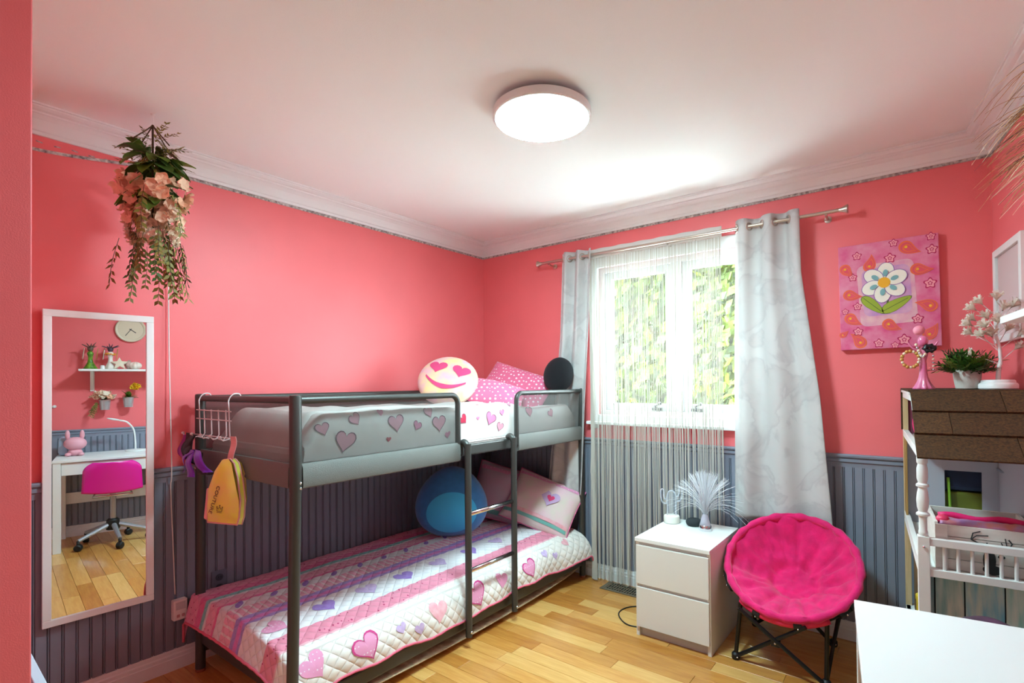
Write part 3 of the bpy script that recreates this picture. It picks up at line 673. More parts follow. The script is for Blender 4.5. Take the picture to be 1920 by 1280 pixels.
# on the chest
CLR = mat('clear_acrylic', (235, 240, 250), .08, trans=.62)
cx, cy = 1.685, -.215
ca = thing('cactus_night_light', (cx, cy, DH), 'clear cactus shaped night light on a white round base', 'night light')
b = MB(); b.lathe([(.042, DH), (.046, DH+.003), (.046, DH+.036), (.043, DH+.041), (.03, DH+.043), (0, DH+.043)], 28, Matrix.Translation((cx, cy, 0))); b.obj('base', mat('ivory_plastic', (238, 232, 220), .45), ca, smooth=True, autos=40)
CF = frame((cx, cy, DH+.04), (.45, -.9, 0))
def tb(pts, r=.0045): 
    b = MB(); b.tube([CF@V((p[0], p[1], 0)) for p in spline([(q[0], q[1], 0) for q in pts], 30)], r, 8); b.obj('clear_tube', CLR, ca, smooth=True)
tb([(-.026, 0), (-.024, .05), (-.027, .1), (-.018, .135), (0, .145), (.018, .135), (.027, .1), (.024, .05), (.026, 0)])
tb([(-.026, .07), (-.05, .075), (-.06, .1), (-.062, .14), (-.055, .155), (-.045, .145), (-.043, .105), (-.028, .095)])
tb([(.026, .085), (.048, .09), (.058, .11), (.06, .15), (.053, .165), (.044, .155), (.042, .122), (.026, .11)])
b = MB(); b.box((-.022, 0, -.001), (.022, .135, .001), CF); b.obj('clear_panel', mat('clear_sheet', (230, 236, 245), .1, trans=.85), ca)
b = MB(); b.lathe([(.034, DH), (.04, DH+.004), (.045, DH+.014), (.046, DH+.022), (.042, DH+.032), (.03, DH+.038), (0, DH+.04)], 28, Matrix.Translation((1.815, -.205, 0)))
tag(b.obj('smart_speaker', mat('charcoal_knit', (40, 46, 50), .9, bump=.5, bscale=600), smooth=True), 'small round charcoal speaker puck on the white chest', 'speaker')
fx, fy = 1.90, -.265
fl = thing('fibre_optic_lamp', (fx, fy, DH), 'fibre optic lamp with a fan of white fibres on the chest', 'lamp')
b = MB(); b.lathe([(.034, DH), (.036, DH+.004), (.033, DH+.026), (.03, DH+.03)], 24, Matrix.Translation((fx, fy, 0))); b.obj('chrome_base', CHROME, fl, smooth=True, autos=40)
b = MB(); b.lathe([(.030, DH+.03), (.022, DH+.06), (.015, DH+.082), (.009, DH+.09)], 24, Matrix.Translation((fx, fy, 0))); b.obj('clear_cone', mat('frosted_cone', (214, 208, 222), .3, trans=.3), fl, smooth=True)
b = MB(); rng = random.Random(11)
for i in range(300):
    a = rng.uniform(0, 2*pi); sp = min(1.35, abs(rng.gauss(.42, .3))) if i > 24 else rng.uniform(.9, 1.5); ln = .255*(1-.1*sp)+rng.uniform(-.015, .01)
    d = V((cos(a)*sin(sp), sin(a)*sin(sp), cos(sp))); p0 = V((fx, fy, DH+.075)); pts = []
    for j in range(6):
        t = j/5; s_ = sp*(.25+.75*t); d2 = V((cos(a)*sin(s_), sin(a)*sin(s_), cos(s_))); pts.append(p0+d2*ln*t-V((0, 0, .03*t*t*max(0, sp-.5))))
    if max(p.y for p in pts) > -.055 or max(p.x for p in pts) > 2.25: continue
    b.tube(pts, .0007, 3, caps=False)
b.obj('fibres', mat('fibre_white', (240, 240, 244), .4, trans=.25), fl, kind='stuff')

# ------------------------------------------------------------------ floor register and cable
vt = thing('floor_register', (1.31, -.105, 0), 'brown metal floor vent with slots in front of the string curtain', 'vent')
VM = mat('bronze_metal', (128, 112, 92), .5, metal=.4); b = MB()
vx0, vx1, vy0, vy1 = 1.165, 1.45, -.17, -.035
for q in ((vx0, vx1, vy0, vy0+.02), (vx0, vx1, vy1-.02, vy1), (vx0, vx0+.025, vy0+.02, vy1-.02), (vx1-.025, vx1, vy0+.02, vy1-.02)): b.box((q[0], q[2], 0), (q[1], q[3], .005))
b.obj('flange', VM, vt, bevel=.001)
b = MB(); b.box((vx0+.025, vy0+.02, .0003), (vx1-.025, vy1-.02, .0012)); b.obj('well', BLACKP, vt)
for i in range(13):
    x = vx0+.03+i*.0182; b = MB(); b.box((x, vy0+.02, .001), (x+.0065, vy1-.02, .0048)); b.obj('slat', VM, vt)
for yv in (-.125, -.08):
    b = MB(); b.box((vx0+.025, yv-.003, .001), (vx1-.025, yv+.003, .005)); b.obj('slat', VM, vt)
b = MB(); b.tube(spline([(1.66, -.24, .006), (1.55, -.25, .0045), (1.455, -.32, .004), (1.44, -.42, .004), (1.50, -.50, .004), (1.57, -.53, .004), (1.65, -.5, .004)], 40), .0035, 6)
tag(b.obj('power_cable', BLACKP, smooth=True), 'thin black cable looping on the floor beside the chest', 'cable')

# ------------------------------------------------------------------ moon chair
ch = thing('moon_chair', (2.33, -.34, 0), 'hot pink plush folding moon chair with black metal legs', 'chair')
PINK = mat('hot_pink_plush', (226, 6, 104), .85, var=.14, scale=16, sheen=.25, bump=.35, bscale=120)
PINK2 = mat('pink_rail_cloth', (226, 36, 84), .6)
CC = V((2.352, -.372, .465)); e1 = V((1, 0, 0)); e2 = V((0, .8, .6)); en = V((0, -.6, .8)); RR = .293
def dish(r, th, under=False):
    st = sin(th)
    # pleats run in from the rim, a rounded seat pad at the front
    pl = (.027*abs(sin(8*th+2.5*nz((cos(th)*2, st*2, 1))))**.6-.014)*smoothstep(.22, .75, r)*(1-.7*smoothstep(.9, 1, r))
    pl += .016*nz((r*cos(th)*4, r*st*4, 2))+.008*nz((r*cos(th)*10, r*st*10, 5))
    tuft = -.014*exp(-((r-.33)/.06)**2)*(1+.4*sin(6*th))
    pad = .03*smoothstep(.1, .5, r)*(1-smoothstep(.62, .98, r))*smoothstep(.15, .75, -st)
    dep = .175*(1-r**2.1)
    p = CC+e1*RR*r*cos(th)*1.0+e2*RR*r*st
    if under: return p-en*(dep*1.05+.028)
    return p-en*(dep-pl-tuft-pad)
b = MB(); b.grid(lambda u, v: dish(v, 2*pi*u), 96, 30); b.grid(lambda u, v: dish(v, 2*pi*u, True), 64, 14)
b.obj('plush_cover', PINK, ch, smooth=True)
b = MB(); rp = []; rr = []
for i in range(140):
    t = 2*pi*i/140; rp.append(CC+e1*RR*cos(t)+e2*RR*sin(t)-en*.012); rr.append(.0175+.0025*sin(17*t)+.002*sin(29*t+1))
b.tube(rp, rr, 12, closed=True); b.obj('rolled_rim', PINK, ch, smooth=True)
b = MB(); b.tube([CC+e1*(RR-.0)*cos(t)+e2*(RR-.0)*sin(t)-en*.045 for t in [2*pi*i/60 for i in range(60)]], .010, 8, closed=True); b.obj('rim_tube', BLACK, ch, smooth=True)
FL, FR, BL, BR = V((2.135, -.535, 0)), V((2.525, -.545, 0)), V((2.125, -.125, 0)), V((2.50, -.125, 0))
def leg(a, c, r=.0095, name='leg'): b = MB(); b.tube([a, c], r, 10); return b.obj(name, BLACK, ch, smooth=True, autos=40)
zf = V((0, 0, .012))
leg(FL+zf, V((2.165, -.545, .285))); leg(FR+zf, V((2.53, -.53, .30))); leg(BL+zf, V((2.105, -.23, .375))); leg(BR+zf, V((2.575, -.23, .375)))
leg(FL+zf, V((2.455, -.60, .262)), name='cross_brace'); leg(FR+zf+V((0, -.012, 0)), V((2.17, -.60, .275)), name='cross_brace')
leg(BL+zf, V((2.5, -.16, .36)), name='cross_brace'); leg(BR+zf+V((0, -.012, 0)), V((2.15, -.172, .36)), name='cross_brace')
leg(FL+zf, V((2.10, -.26, .33)), .008, 'cross_brace'); leg(FR+zf, V((2.56, -.26, .33)), .008, 'cross_brace')
for p in (FL, FR, BL, BR):
    b = MB(); b.lathe([(.016, 0), (.019, .004), (.019, .026), (.012, .034), (0, .035)], 12, Matrix.Translation(p)); b.obj('foot', BLACKP, ch, smooth=True, autos=40)
    b = MB(); b.ball(p+V((.012, -.017, .016)), .0045, 8, 6); b.obj('rivet', CHROME, ch, smooth=True)
hub = V((2.325, -.572, .148)); b = MB(); b.box((-.02, -.01, -.02), (.02, .01, .02), Matrix.Translation(hub)); b.obj('hub', BLACKP, ch, bevel=.006)
b = MB(); b.ball(hub+V((0, -.012, 0)), .006, 8, 6); b.obj('rivet', CHROME, ch, smooth=True)
def rimp(t, d=-.035, k=1.03): return CC+e1*RR*k*cos(t)+e2*RR*k*sin(t)-en*(-d)
b = MB(); b.tube([CC+e1*(RR+.008)*cos(t)+e2*(RR+.008)*sin(t)-en*.038 for t in [radians(232+76*i/14) for i in range(15)]], .017, 10); b.obj('front_rail_sleeve', PINK2, ch, smooth=True)
for a in (250, 283):
    b = MB(); b.tube([CC+e1*(RR+.009)*cos(t)+e2*(RR+.009)*sin(t)-en*.038 for t in [radians(a-3.2), radians(a), radians(a+3.2)]], .0205, 12); c_ = b.obj('clip', BLACKP, ch, smooth=True, autos=40)
    b = MB(); b.ball(CC+e1*(RR+.03)*cos(radians(a))+e2*(RR+.03)*sin(radians(a))-en*.04, .0045, 8, 6); b.obj('rivet', CHROME, c_, smooth=True)
for a in (205, 333, 215, 322):
    b = MB(); b.tube([CC+e1*(RR+.01)*cos(t)+e2*(RR+.01)*sin(t)-en*.03 for t in [radians(a-5), radians(a), radians(a+5)]], .017, 10); c_ = b.obj('corner_joint', BLACKP, ch, smooth=True, autos=40)
    b = MB(); b.ball(CC+e1*(RR+.03)*cos(radians(a))+e2*(RR+.03)*sin(radians(a))-en*.025, .0045, 8, 6); b.obj('rivet', CHROME, c_, smooth=True)

# ------------------------------------------------------------------ painting
pr = thing('flower_painting', (2.748, -.003, 1.50), 'pink canvas painting of a white daisy framed by orange paisleys', 'painting')
PM = frame((2.748, -.036, 1.771), (0, -1, 0), (-.012, 0, 1))
PB = mat('canvas_pink', (226, 84, 134), .75, c2=(234, 146, 172), scale=14); PI = mat('canvas_panel', (226, 170, 196), .75, c2=(196, 140, 196), scale=14)
PC = mat('canvas_cream', (238, 194, 190), .75, c2=(226, 150, 180), scale=18)
OR = mat('paint_orange', (242, 110, 66), .7); OR2 = mat('paint_coral', (232, 84, 100), .7); YE = mat('paint_yellow', (244, 180, 40), .7); CRM = mat('paint_cream', (246, 240, 224), .7); BLU = mat('paint_teal', (128, 178, 180), .7)
GRN = mat('paint_green', (158, 176, 50), .7); GRD = mat('paint_dark_green', (96, 112, 50), .7); RDK = mat('paint_crimson', (196, 30, 90), .7); PKL = mat('paint_pale_pink', (246, 160, 170), .7); LIL = mat('paint_violet', (150, 100, 170), .7)
b = MB(); b.box((-.2075, -.268, -.033), (.2075, .268, 0), PM); b.obj('canvas', PB, pr, bevel=.003)
def paint(name, items):
    b = MB(); ms = []
    for i, (poly, m, s0, lift) in enumerate(items):
        if m not in ms: ms.append(m)
        b.mi = ms.index(m); n = len(poly); cx_ = sum(p[0] for p in poly)/n; cy_ = sum(p[1] for p in poly)/n
        b.patch([(p[0]-cx_, p[1]-cy_) for p in poly], lambda a, c: PM@V((cx_+a, cy_+c, .0006+lift)), s0, 1, 2 if s0 < .1 else 1)
    return b.obj(name, ms if len(ms) > 1 else ms[0], pr)
# (u, v): -1..1 across the canvas seen from the room, v up
sx_, sy_ = .2075, .268
def P(u, v): return (u*sx_, v*sy_)
wob = lambda n, rx, ry, a: [((rx*(1+a*sin(5*t)+a*.7*sin(9*t+1)))*cos(t), (ry*(1+a*sin(4*t+1)+a*.6*cos(7*t)))*sin(t)) for t in [2*pi*i/n for i in range(n)]]
def rrect(w, h, r, n=5):
    o = []
    for cx_, cy_, a in ((w-r, h-r, 0), (-w+r, h-r, pi/2), (-w+r, -h+r, pi), (w-r, -h+r, 1.5*pi)): o += [(cx_+r*cos(a+pi/2*i/n), cy_+r*sin(a+pi/2*i/n)) for i in range(n+1)]
    return o
paint('picture_ground', [(xf(rrect(.118, .155, .03), 1, .04, -.004, .005), PC, .001, 0), (xf(rrect(.1, .12, .03), 1, .03, -.004, .018), PI, .001, .0003)])
fcx, fcy = P(-.06, .22)
pet = [(0, 0)]+[]
for k in range(6):
    a = radians(82+60*k); d = .055
    ell = xf(circle(20, .044, .034), 1, a, fcx+d*cos(a), fcy+d*sin(a)); ell2 = xf(circle(20, .047, .037), 1, a, fcx+d*cos(a), fcy+d*sin(a))
    paint('petal', [(ell2, LIL, .001, .0006+k*.0007), (ell, CRM, .001, .0009+k*.0007), (xf(circle(14, .017, .011), 1, a, fcx+d*.86*cos(a), fcy+d*.86*sin(a)), BLU, .001, .0056)])
paint('flower_centre', [(xf(circle(22, .026), 1, 0, fcx, fcy), YE, .001, .0062)])
paint('stem', [([P(.0, .02), P(.05, .04), P(.02, -.16), P(-.06, -.34), P(-.09, -.33), P(-.02, -.15)], GRD, .001, .0008)])
def leaf(n=14): return [(cos(2*pi*i/n), .36*sin(2*pi*i/n)*(1-.35*cos(2*pi*i/n))) for i in range(n)]
for (u, v, r, s) in ((-.30, -.18, radians(-45), .062), (.17, -.2, radians(28), .068)):
    c_ = P(u, v); paint('painted_leaf', [(xf(leaf(), s*1.06, r, *c_), GRD, .001, .001), (xf(leaf(), s, r, *c_), GRN, .001, .0014), (xf([(-.9, .02), (.8, .02), (.8, -.02), (-.9, -.02)], s, r, *c_), GRD, .001, .0018)])
def pais(n=30):
    o = []
    for i in range(n):
        t = 2*pi*(i+.5)/n; x = 1.05*cos(t); y = .86*sin(t)*abs(sin(t/2))**1.1
        o.append((x, y+.42*max(0, x+.15)**2))
    return o
for (u, v, s, r) in ((-.86, .52, .034, -1.2), (-.32, .62, .036, 1.0), (.45, .80, .04, -.9), (.68, .38, .038, -.5), (-.75, .02, .036, -.6), (.78, -.25, .038, 2.4), (-.76, -.46, .036, -1.0), (-.62, -.84, .038, 1.9), (.05, -.62, .036, -.9), (.86, -.78, .036, .6), (-1.0+.06, -.72, .02, .3)):
    c_ = P(u*.97, v*.97); s *= 1.12; paint('paisley', [(xf(pais(), s, r, *c_), OR, .001, .0008), (xf(pais(), s*.82, r, *c_), OR2, .001, .0012), (xf(pais(), s*.6, r, *c_), OR, .72, .0016), (xf(circle(10, .14), s, 0, c_[0]-.35*s*cos(r), c_[1]-.35*s*sin(r)), YE, .001, .002)])
def flw(n=30): return [((1+.22*cos(5*t))*cos(t), (1+.22*cos(5*t))*sin(t)) for t in [2*pi*i/n for i in range(n)]]
for (u, v, s) in ((-.6, .78, .017), (.07, .66, .02), (-.7, .38, .016), (.87, .72, .019), (.82, .12, .021), (-.62, -.18, .016), (-.88, -.26, .013), (-.62, -.66, .018), (.57, -.5, .019), (.3, -.86, .022), (-.2, -.9, .018), (.86, .98-.03, .016), (.15, .93, .016), (.12, -.98+.03, .014)):
    c_ = P(u, v); paint('small_flower', [(xf(flw(), s*1.12, .3, *c_), RDK, .001, .0008), (xf(flw(), s*.85, .3, *c_), PKL, .001, .0012), (xf(flw(20), s*.42, .3, *c_), RDK, .001, .0016), (xf(circle(8, .25), s, 0, *c_), PKL, .001, .002)])

# ------------------------------------------------------------------ hanging flowers
hx, hy = .345, -2.365
hp = thing('hanging_flowers', (hx, hy, 1.74), 'bunch of artificial leaves and peach blossoms hanging from the ceiling', 'hanging plant')
LG = [mat('leaf_green_%d' % i, c, .45, var=.15, scale=20) for i, c in enumerate([(86, 120, 40), (110, 144, 48), (66, 98, 36)])]
LO = [mat('leaf_olive_%d' % i, c, .55, var=.15, scale=20) for i, c in enumerate([(126, 118, 46), (98, 98, 40), (146, 130, 60)])]
PE = [mat('petal_%d' % i, c, .7, translucent=.25) for i, c in enumerate([(255, 214, 184), (255, 226, 200), (252, 198, 164), (255, 240, 220)])]
STEM = mat('stem_brown', (76, 62, 34), .7)
b = MB(); b.tube(spline([(hx, hy, H), (hx, hy, H-.02), (hx+.006, hy, H-.035), (hx, hy, H-.045)], 10), .0015, 6); b.lathe([(.008, H), (.008, H-.003), (.003, H-.006)], 10, Matrix.Translation((hx, hy, 0))); b.obj('ceiling_hook', WHITE, hp)
rng = random.Random(21)
b = MB()
for k in range(4):
    a = k*pi/2+.4; b.tube(spline([(hx, hy, 2.425), (hx+.02*cos(a), hy+.02*sin(a), 2.40), (hx+.085*cos(a), hy+.085*sin(a), 2.33)], 8), .0025, 6)
b.tube([(hx, hy, 2.425), (hx, hy, 2.0)], .004, 8); b.obj('wire_stem', STEM, hp, smooth=True)
def leafmesh(l, w_, m, name):
    b = MB(); b.grid(lambda u, v: V(((u-.5)*w_*2*(sin(pi*min(1, v*1.02+.0))**.75*(1-.25*v)+.01), l*v, -.25*l*v*v+.12*abs(u-.5)*w_*2)), 4, 8)
    me = b.obj(name, m, smooth=True, center=False); d = me.data; COL.objects.unlink(me); bpy.data.objects.remove(me); return d
bigl = [leafmesh(.085, .026, m, 'big_leaf') for m in LG]
def put(me, name, root, loc, dirv, upv=(0, 0, 1), s=1, roll=0):
    o = bpy.data.objects.new(name, me); COL.objects.link(o); o.parent = root
    d = V(dirv).normalized(); u = V(upv); u = (u-d*u.dot(d)); u = u.normalized() if u.length > 1e-4 else d.orthogonal().normalized(); x = d.cross(u)
    o.matrix_local = WM[root.name].inverted()@Matrix.Translation(V(loc))@Matrix((x, d, u)).transposed().to_4x4()@Matrix.Rotation(roll, 4, 'Y')@Matrix.Scale(s, 4); return o
for i in range(78):
    a = rng.uniform(0, 2*pi); z = rng.uniform(2.12, 2.35); r = rng.uniform(.01, .055)
    put(rng.choice(bigl), 'big_leaf', hp, (hx+r*cos(a), hy+r*sin(a), z), (cos(a), sin(a), rng.uniform(-.8, .3)), s=rng.uniform(.8, 1.3)*(1.15-.5*max(0, (z-2.25)/.1)), roll=rng.uniform(-.4, .4))
def sprig(n, l, m, spread=.034, droop=1, w_=.0075):
    """a thin twig with pairs of narrow pointed leaves, growing along +y"""
    b = MB(); b.mi = 1; pts = spline([(0, 0, 0), (.006, l*.5, .004), (0, l, 0)], 8); b.tube(pts, .0012, 4); b.mi = 0
    for i in range(n):
        t = (i+1)/n; c = V((.006*sin(pi*t), l*t, 0))
        for s_ in (-1, 1):
            ang = rng.uniform(.45, .85); q = rng.uniform(-.5, .5); d = V((s_*sin(ang), cos(ang), q)).normalized(); x = d.cross(V((0, 0, 1))).normalized()*w_; ll = spread*rng.uniform(.8, 1.2)
            b.add([c, c+d*ll*.45+x, c+d*ll, c+d*ll*.45-x], [(0, 1, 2, 3)])
    o = b.obj('sprig', [m, STEM], center=False); me = o.data; COL.objects.unlink(o); bpy.data.objects.remove(o); return me
sprs = [sprig(n, l, m) for n, l, m in ((7, .2, LO[0]), (6, .16, LO[1]), (8, .24, LO[0]), (5, .12, LO[2]), (7, .18, LG[2]))]
for i in range(44):      # upper twigs
    a = rng.uniform(0, 2*pi); put(rng.choice(sprs), 'twig', hp, (hx+.02*cos(a), hy+.02*sin(a), rng.uniform(2.26, 2.37)), (cos(a), sin(a), rng.uniform(-1.6, .25)), s=rng.uniform(.4, .65))
for i in range(46):      # trailing vines
    a = rng.uniform(0, 2*pi); r = rng.uniform(.03, .125); z = rng.uniform(1.9, 2.0) if i > 12 else rng.uniform(2.0, 2.18); put(rng.choice(sprs), 'trailing_vine', hp, (hx+r*cos(a), hy+r*sin(a), z), (cos(a)*.18, sin(a)*.18, -1), (cos(a), sin(a), 0), s=rng.uniform(.7, 1.0))
def blossom(m):
    b = MB(); n = 5
    for k in range(n):
        a = 2*pi*k/n+rng.uniform(-.2, .2); R_ = Matrix.Rotation(a, 4, 'Z')@Matrix.Rotation(rng.uniform(-.5, .3), 4, 'Y')
        b.grid(lambda u, v: R_@V((.027*v, (u-.5)*.03*sin(pi*(.12+.82*v)), .010*v*v+.006*sin(3*u+v*4))), 3, 4)
    o = b.obj('blossom', m, smooth=True, center=False); me = o.data; COL.objects.unlink(o); bpy.data.objects.remove(o); return me
blos = [blossom(m) for m in PE for _ in (0, 1)]
for i in range(150):
    z = rng.uniform(1.93, 2.19); k = (z-1.93)/.26; a = rng.uniform(0, 2*pi); r = (.045+.06*k)*rng.uniform(.7, 1.05)
    lobe = (-.035 if i % 2 else .04); me = blos[rng.choice((0, 1, 4, 5) if k > .55 else ((2, 3, 0, 1) if k > .35 else (6, 7, 2, 3)))]
    put(me, 'blossom', hp, (hx+r*cos(a)+lobe*.8, hy+r*sin(a)+lobe*.5, z), (-sin(a), cos(a), rng.uniform(-.3, .3)), (cos(a), sin(a), rng.uniform(-.5, .6)), s=(.85+.35*k)*rng.uniform(.85, 1.15), roll=rng.uniform(-.5, .5))

# ------------------------------------------------------------------ cord, plug adapter and outlet on the left wall
b = MB(); b.tube(spline([(.012, -2.215, ZC-.02), (.012, -2.206, 2.1), (.013, -2.205, 1.9), (.016, -2.203, 1.5), (.034, -2.199, .97), (.016, -2.197, .86), (.016, -2.188, .6), (.022, -2.182, .36)], 60), .0028, 6)
tag(b.obj('white_cord', WHITEM, smooth=True), 'thin white cord running down the left wall beside the mirror', 'cord')
pl = thing('plug_adapter', (.03, -2.165, .24), 'white plug-in adapter at the end of the white cord', 'adapter')
b = MB(); b.box((.0088, -2.195, .24), (.045, -2.137, .335)); b.obj('body', WHITEM, pl, bevel=.005)
b = MB(); b.box((.045, -2.186, .29), (.046, -2.146, .325)); b.obj('display', mat('adapter_face', (206, 204, 206), .5), pl)
for yy in (-2.176, -2.156): b = MB(); b.box((.045, yy-.006, .255), (.0463, yy+.006, .268)); b.obj('mark', mat('adapter_mark_%d' % (-yy*1000), (196, 150, 150), .5), pl)
ol = thing('wall_outlet', (.012, -1.985, .29), 'grey double wall outlet behind the lower bunk', 'outlet')
OG = mat('outlet_grey', (112, 116, 132), .4)
b = MB(); b.box((.0087, -2.022, .295), (.0135, -1.95, .415)); b.obj('cover_plate', OG, ol, bevel=.002)
for z in (.33, .38):
    b = MB(); b.lathe([(.017, 0), (.017, .003), (0, .0035)], 18, frame((.0135, -1.986, z), (1, 0, 0))); s_ = b.obj('socket', mat('socket_dark_%d' % (z*100), (70, 74, 88), .4), ol)
    b = MB(); b.box((.0165, -1.993, z-.003), (.0174, -1.991, z+.006)); b.box((.0165, -1.981, z-.003), (.0174, -1.979, z+.006)); b.obj('slot', BLACKP, s_)

# ------------------------------------------------------------------ over-bed hook rack, bag, ribbons
hr = thing('hook_rack', (.3, YA-.03, 1.06), 'white wire hook rack hung over the foot rail of the upper bunk', 'hook rack')
WIRE = mat('wire_white', (232, 222, 222), .35); hy_ = YA-.034
def wire(pts, r=.0028, n='wire'): b = MB(); b.tube(pts, r, 6); return b.obj(n, WIRE, hr, smooth=True)
for x in (.16, .47): wire(spline([(x, YA+.022, 1.285), (x, YA+.014, 1.309), (x, YA-.012, 1.309), (x, hy_+.004, 1.285), (x+.01, hy_, 1.25), (x+.02, hy_, 1.11)], 20), n='over_rail_hook')
for z in (1.235, 1.195): wire([(.14, hy_, z), (.5, hy_, z)], n='cross_wire')
wire([(.1, hy_, 1.12), (.52, hy_, 1.12)], n='cross_wire')
for i in range(4):
    x = .225+i*.075; wire([(x, hy_, 1.24), (x+.006, hy_, 1.13), (x+.004, hy_-.012, 1.11), (x, hy_-.03, 1.118)])
for i in range(5):
    x = .1+i*.1; wire([(x, hy_, 1.12), (x-.004, hy_-.03, 1.112), (x-.006, hy_-.04, 1.125)], n='hook'); b = MB(); b.ball((x-.006, hy_-.041, 1.128), .0065, 10, 8); b.obj('hook_knob', WIRE, hr, smooth=True)
# bag
bx = V((.56, YA-.085, .78)); bagf = frame(bx, (.35, -1, .12))
bag = thing('holographic_bag', (bx.x, bx.y, .78), 'small shiny yellow bag with pink trim hanging from the hook rack', 'bag')
YEL = mat('holo_yellow', (240, 246, 84), .3, c2=(244, 224, 120), scale=14, coat=.5); PTR = mat('bag_pink_trim', (232, 170, 168), .6)
bag_o = [(-.075, 0), (.08, 0), (.088, .03), (.085, .1), (.06, .19), (.035, .245), (.012, .262), (-.02, .258), (-.045, .21), (-.07, .13), (-.083, .06), (-.083, .02)]
def bagp(a, c, d): return bagf@V((a, c, d))
cxb, cyb = .0, .12
b = MB()
for sd_ in (1, -1): b.patch([(a-cxb, c-cyb) for a, c in bag_o], lambda a, c: bagp(cxb+a, cyb+c, sd_*(.03*max(0, 1-((a/.09)**2+(c/.15)**2))**.5+.012)+.002*nz((a*40, c*40, sd_))), .001, 1, 7)
n = len(bag_o); b.add([bagp(a, c, .012) for a, c in bag_o]+[bagp(a, c, -.012) for a, c in bag_o], [(i, (i+1) % n, n+(i+1) % n, n+i) for i in range(n)])
b.obj('body', YEL, bag, smooth=True)
for d in (.012, -.012): b = MB(); b.tube([bagp(a, c, d) for a, c in bag_o], .0035, 6, closed=True); b.obj('piping', PTR, bag, smooth=True)
b = MB(); b.box((-.095, .01, -.025), (-.075, .14, .02), bagf); b.obj('side_gusset', PTR, bag, bevel=.008)
b = MB(); b.grid(lambda u, v: bagf@V((-.0+(u-.5)*.03+.008*sin(v*3), .25+.105*v, .004*sin(6*v))), 3, 10); b.obj('strap', PTR, bag, solid=.003)
b = MB(); b.patch(circle(16, .028, .009), lambda a, c: bagp(.01+a*cos(.25)-c*sin(.25), .205+a*sin(.25)+c*cos(.25), .028), .001, 1, 2); b.obj('purple_badge', mat('badge_purple', (110, 50, 170), .4), bag, solid=.002)
INK = mat('bag_ink', (70, 50, 30), .5)
tcu = bpy.data.curves.new('lettering', 'FONT'); tcu.body = 'COUTURE'; tcu.size = .025; tcu.align_x = 'CENTER'; tcu.extrude = .0003
to = bpy.data.objects.new('lettering_curve', tcu); COL.objects.link(to); bpy.context.view_layer.update()
tm = bpy.data.meshes.new_from_object(to.evaluated_get(bpy.context.evaluated_depsgraph_get())); COL.objects.unlink(to); bpy.data.objects.remove(to)
tm.materials.append(INK); lo_ = bpy.data.objects.new('lettering', tm); COL.objects.link(lo_); lo_.parent = bag
lo_.matrix_local = WM[bag.name].inverted()@bagf@Matrix.Translation((-.022, .1, .0455))@Matrix.Rotation(radians(-106), 4, 'Z')
b = MB(); zc = .0425
cr_ = [(-.014, -.009), (.014, -.009), (.016, .006), (.007, -.001), (0, .011), (-.007, -.001), (-.016, .006)]
b.tube([bagp(.012+a*.9, .062+c, zc-.002) for a, c in cr_], .0011, 4, closed=True); b.tube([bagp(.012+a*.9, .048, zc-.002) for a in (-.014, 0, .014)], .0011, 4)
for a, c in ((-.016, .008), (0, .014), (.016, .008)): b.ball(bagp(.012+a*.9, .062+c, zc-.002), .0022, 6, 4)
b.obj('crown_print', INK, bag)
# ribbons
rb = thing('ribbon_bundle', (.16, YA-.07, .99), 'black and purple satin ribbons hanging from the hook rack', 'ribbons')
PUR_ = mat('satin_purple', (116, 34, 190), .35, sheen=.3); BLS = mat('satin_black', (16, 14, 20), .4); MG = mat('satin_magenta', (150, 40, 130), .4)
def ribbon(pts, w_, m, tw=0):
    ps = spline(pts, 18); b = MB()
    b.grid(lambda u, v: ps[int(round(v*18))]+V((cos(tw*v)*w_*(u-.5), sin(tw*v)*w_*(u-.5)*.7+.004*sin(9*v), 0)), 3, 18); b.obj('ribbon', m, rb, smooth=True, solid=.002)
yb = YA-.07
ribbon([(.15, yb, 1.13), (.17, yb-.01, 1.08), (.21, yb-.02, 1.04), (.24, yb-.01, 1.06)], .06, BLS, 1); ribbon([(.2, yb, 1.125), (.17, yb-.02, 1.07), (.22, yb-.01, 1.01), (.3, yb, .99)], .05, BLS, 2)
ribbon([(.24, yb-.02, 1.06), (.25, yb-.035, 1.02), (.245, yb-.03, .98), (.25, yb-.03, .94)], .045, PUR_, .5); ribbon([(.25, yb-.02, 1.055), (.2, yb-.035, 1.03), (.185, yb-.03, .99), (.17, yb-.03, .955)], .05, PUR_, -.6)
ribbon([(.1, yb, 1.12), (.09, yb-.01, 1.07), (.12, yb-.02, 1.03), (.17, yb-.02, 1.01)], .03, MG, 1); ribbon([(.27, yb-.01, 1.06), (.33, yb-.03, 1.04), (.36, yb-.02, .99), (.38, yb-.01, .97)], .05, PUR_, 1.2)
ribbon([(.28, yb, 1.05), (.31, yb-.02, 1.0), (.36, yb-.01, .96), (.4, yb, .97)], .045, BLS, .8)

